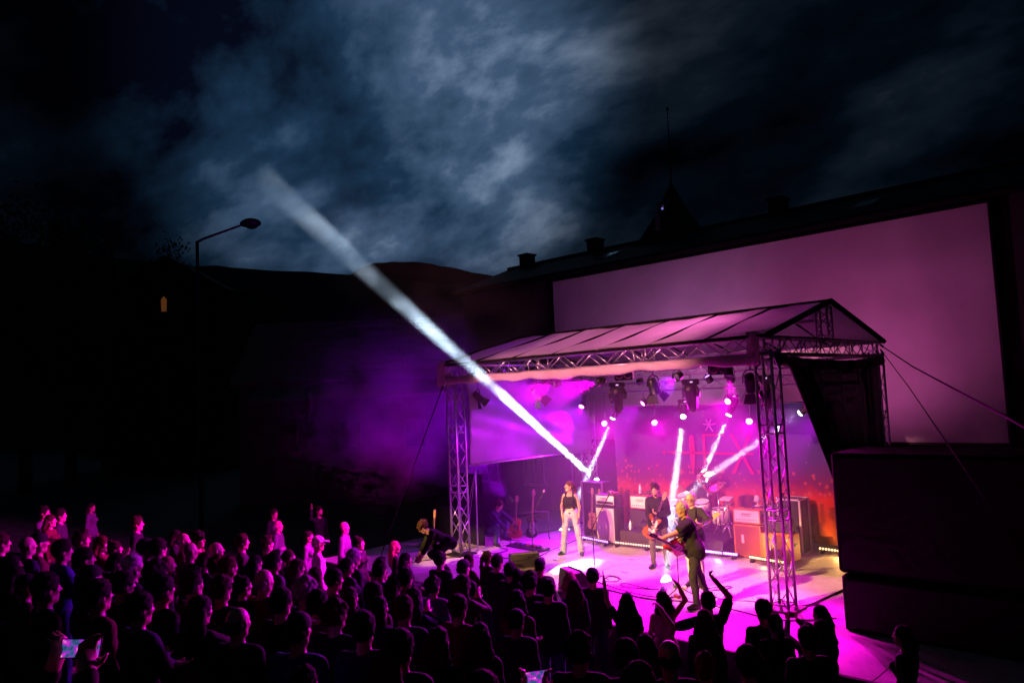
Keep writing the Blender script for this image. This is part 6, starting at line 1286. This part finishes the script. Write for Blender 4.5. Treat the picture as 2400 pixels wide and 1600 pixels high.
# people lost in the shadow between the others
done = [o for o in bpy.data.objects if o.get('group') == 'concert crowd']; XY = [(o.location[0], o.location[1]) for o in done]; rf_ = np.random.RandomState(12); nf = 0
KN = ['m_short', 'f_long', 'm_curly', 'f_bob', 'm_cap', 'm_fold', 'f_tail', 'm_quiff', 'f_long2', 'm_beard']
for _ in range(900):
    if nf >= 44: break
    p = V(rf_.uniform(-9, 8.5), rf_.uniform(-10.2, -4.2), 0); d = p[:2] - CAM[:2]
    dep = d @ CF[:2] / np.linalg.norm(CF[:2]); uu = 1200 + FPX * (d @ CR[:2]) / dep
    if not (20 < uu < 1300) or dep < 5.5 or min(math.hypot(p[0] - a, p[1] - b) for a, b in XY) < .52: continue
    if p[1] > -5.5 and p[0] > 0: continue
    hz = ground_z(p[1]) + 1.7 - CAM[2]; vv = 800 - FPX * ((d[0] * CU[0] + d[1] * CU[1] + hz * CU[2]) / (d[0] * CF[0] + d[1] * CF[1] + hz * CF[2]))
    if vv < 1292: continue
    kk = kit(KN[nf % len(KN)]); sc_ = rf_.uniform(.92, 1.03)
    kk.place('person in dark clothes lost in the shadow between other spectators', (p[0], p[1], ground_z(p[1])), face(STG - p[:2]) + rf_.normal() * .25, dict(skin=SKIN2, trousers=CLOTH['black'], top=CLOTH[DARK[rf_.randint(len(DARK))]], hair=HAIR[['dark', 'brown', 'dark', 'auburn'][rf_.randint(4)]], cap=CLOTH['black'], shoe=SHOE), 'spectators lost in shadow', sc_)
    XY.append((p[0], p[1])); nf += 1
# phones held up
def phone_mat():
    m = bpy.data.materials.new('phone_picture'); m.use_nodes = True; t = m.node_tree; b = t.nodes['Principled BSDF']; tc = t.nodes.new('ShaderNodeTexCoord'); nz = t.nodes.new('ShaderNodeTexNoise'); nz.inputs['Scale'].default_value = 32; nz.inputs['Detail'].default_value = 2; t.links.new(tc.outputs['Object'], nz.inputs[0]); rp = t.nodes.new('ShaderNodeValToRGB'); e = rp.color_ramp.elements
    e[0].position = .30; e[0].color = (.01, .03, .12, 1); e[1].position = .74; e[1].color = (1, .9, 1, 1)
    for p, c in ((.42, (.05, .12, .30, 1)), (.50, (.35, .02, .7, 1)), (.60, (.9, .05, .7, 1))): q = e.new(p); q.color = c
    t.links.new(nz.outputs['Fac'], rp.inputs[0]); t.links.new(rp.outputs[0], b.inputs['Emission Color']); b.inputs['Emission Strength'].default_value = .8; b.inputs['Base Color'].default_value = (.01, .01, .01, 1); b.inputs['Roughness'].default_value = .15; m.cycles.emission_sampling = 'NONE'; return m
PHM = phone_mat(); PHB = mat('phone_blue', (.01, .02, .03), rough=.15, var=0, emit=(.06, .35, .75), estr=.8)
def phone(label, u, v, dist, owner, land=True, screen=None, hair='dark', tilt=0.0, s=1.0):
    c = at_depth(u, v, dist); d = unit(np.append(STG - c[:2], 0)); rz = face(d); k = kit('phone'); lp = k.pt((0, .455, 1.74)); sc_ = (c[2] - ground_z(c[1])) / lp[2]; sc_ = min(1.12, max(.85, sc_)); off = wpt(lp, rz, (0, 0, 0)) * sc_
    k.place(owner, (c[0] - off[0], c[1] - off[1], c[2] - off[2]), rz, dict(skin=SKIN, trousers=CLOTH['black'], top=CLOTH['black'], hair=HAIR[hair], shoe=SHOE), 'concert crowd', sc_)
    o = thing('phone', label, 'phone', tuple(c), 0, 'phones held up in the crowd'); nn = -d * .3 + unit(CAM - c) * .7; nn = unit(nn); ex = unit(np.cross(V(0, 0, 1), nn)); ez = np.cross(nn, ex); ex, ez = ex * math.cos(tilt) + ez * math.sin(tilt), ez * math.cos(tilt) - ex * math.sin(tilt); w, h = (.15, .075) if land else (.075, .15)
    MB().prism([(-w / 2 * s, -h / 2 * s), (w / 2 * s, -h / 2 * s), (w / 2 * s, h / 2 * s), (-w / 2 * s, h / 2 * s)], c, ex, ez, nn, .009).build('case', M_plastic, o, bevel=.003); MB().prism([(-w * .47 * s, -h * .45 * s), (w * .47 * s, -h * .45 * s), (w * .47 * s, h * .45 * s), (-w * .47 * s, h * .45 * s)], c + nn * .006, ex, ez, nn, .002).build('screen', screen or PHM, o)
phone('bright phone showing the stage at the bottom left', 190, 1518, 3.1, 'person filming with a bright phone at the bottom left', tilt=-.12); phone('small blue glowing phone at the left edge', 56, 1382, 8.5, 'person behind the small blue phone at the left edge', land=False, screen=PHB); phone('bright phone cut by the bottom edge near centre', 1256, 1586, 4.6, 'person filming at the bottom edge near centre', tilt=.1); phone('dark phone held up beside the right tower foot', 1853, 1440, 10.4, 'person holding a phone up beside the right tower foot', screen=M_glass)
# ---------------------------------------------------------------- stage smoke: even inside the stage, patchy where it drifts out
def smoke_mat(name):
    m = bpy.data.materials.new(name); m.use_nodes = True; t = m.node_tree
    for n in list(t.nodes): t.nodes.remove(n)
    vo = t.nodes.new('ShaderNodeOutputMaterial'); pv = t.nodes.new('ShaderNodeVolumePrincipled'); pv.inputs['Color'].default_value = (.9, .9, .95, 1); t.links.new(pv.outputs[0], vo.inputs['Volume'])
    return m, t, pv
sm = MB().box((3.78, 2.165, 2.23), (8.35, 5.13, 4.4)).build('stage_smoke', None); sm['kind'] = 'stuff'
m1, t, pv = smoke_mat('smoke_even'); pv.inputs['Density'].default_value = .019; sm.data.materials.append(m1)
dp = [(-9, -10.5), (4.4, -10.5), (4.4, -.42), (-.42, -.42), (-.42, 5.6), (-9, 5.6)]
dr_ = MB().prism(dp, (0, 0, 5.3), (1, 0, 0), (0, 1, 0), (0, 0, 1), 10.0).build('drifting_smoke', None); dr_['kind'] = 'stuff'
m2, t, pv = smoke_mat('smoke_drifting'); dr_.data.materials.append(m2)
try: m2.cycles.volume_step_rate = .30
except Exception: pass
tcn = t.nodes.new('ShaderNodeTexCoord'); sep = t.nodes.new('ShaderNodeSeparateXYZ'); t.links.new(tcn.outputs['Object'], sep.inputs[0])
def tm(op, a, b=None, c=None):
    m = t.nodes.new('ShaderNodeMath'); m.operation = op
    for i, v in enumerate((a, b, c)):
        if v is None: continue
        if isinstance(v, (int, float)): m.inputs[i].default_value = v
        else: t.links.new(v, m.inputs[i])
    return m.outputs[0]
def sstep(v, a, b):
    m = t.nodes.new('ShaderNodeMapRange'); m.interpolation_type = 'SMOOTHSTEP'; t.links.new(v, m.inputs[0]); m.inputs[1].default_value = a; m.inputs[2].default_value = b; return m.outputs[0]
nz = t.nodes.new('ShaderNodeTexNoise'); nz.inputs['Scale'].default_value = .95; nz.inputs['Detail'].default_value = 4; nz.inputs['Distortion'].default_value = .5
t.links.new(tcn.outputs['Object'], nz.inputs['Vector'])
X, Y, Z = sep.outputs
q_ = tm('MULTIPLY_ADD', Y, .57, Z)
front = tm('MULTIPLY', tm('MULTIPLY', sstep(q_, 2.9, 3.4), sstep(q_, 5.4, 4.4)), tm('MULTIPLY', tm('MULTIPLY', sstep(X, -2.5, -.5), sstep(X, 4.35, 3.6)), tm('MULTIPLY', sstep(Y, -7.2, -4.4), sstep(Y, 1.5, -.5))))
left = tm('MULTIPLY', tm('MULTIPLY', sstep(X, -7.5, -2.5), sstep(X, .4, -.6)), tm('MULTIPLY', tm('MULTIPLY', sstep(Y, -2.2, .4), sstep(Y, 5.5, 3.5)), tm('MULTIPLY', sstep(Z, 6.5, 4.2), sstep(Z, .8, 2.4))))
edge = tm('MAXIMUM', front, tm('MULTIPLY', left, 11.0))
dn = tm('MULTIPLY', edge, tm('MULTIPLY_ADD', sstep(nz.outputs['Fac'], .40, .62), 0.0078, .0006))
t.links.new(dn, pv.inputs['Density'])
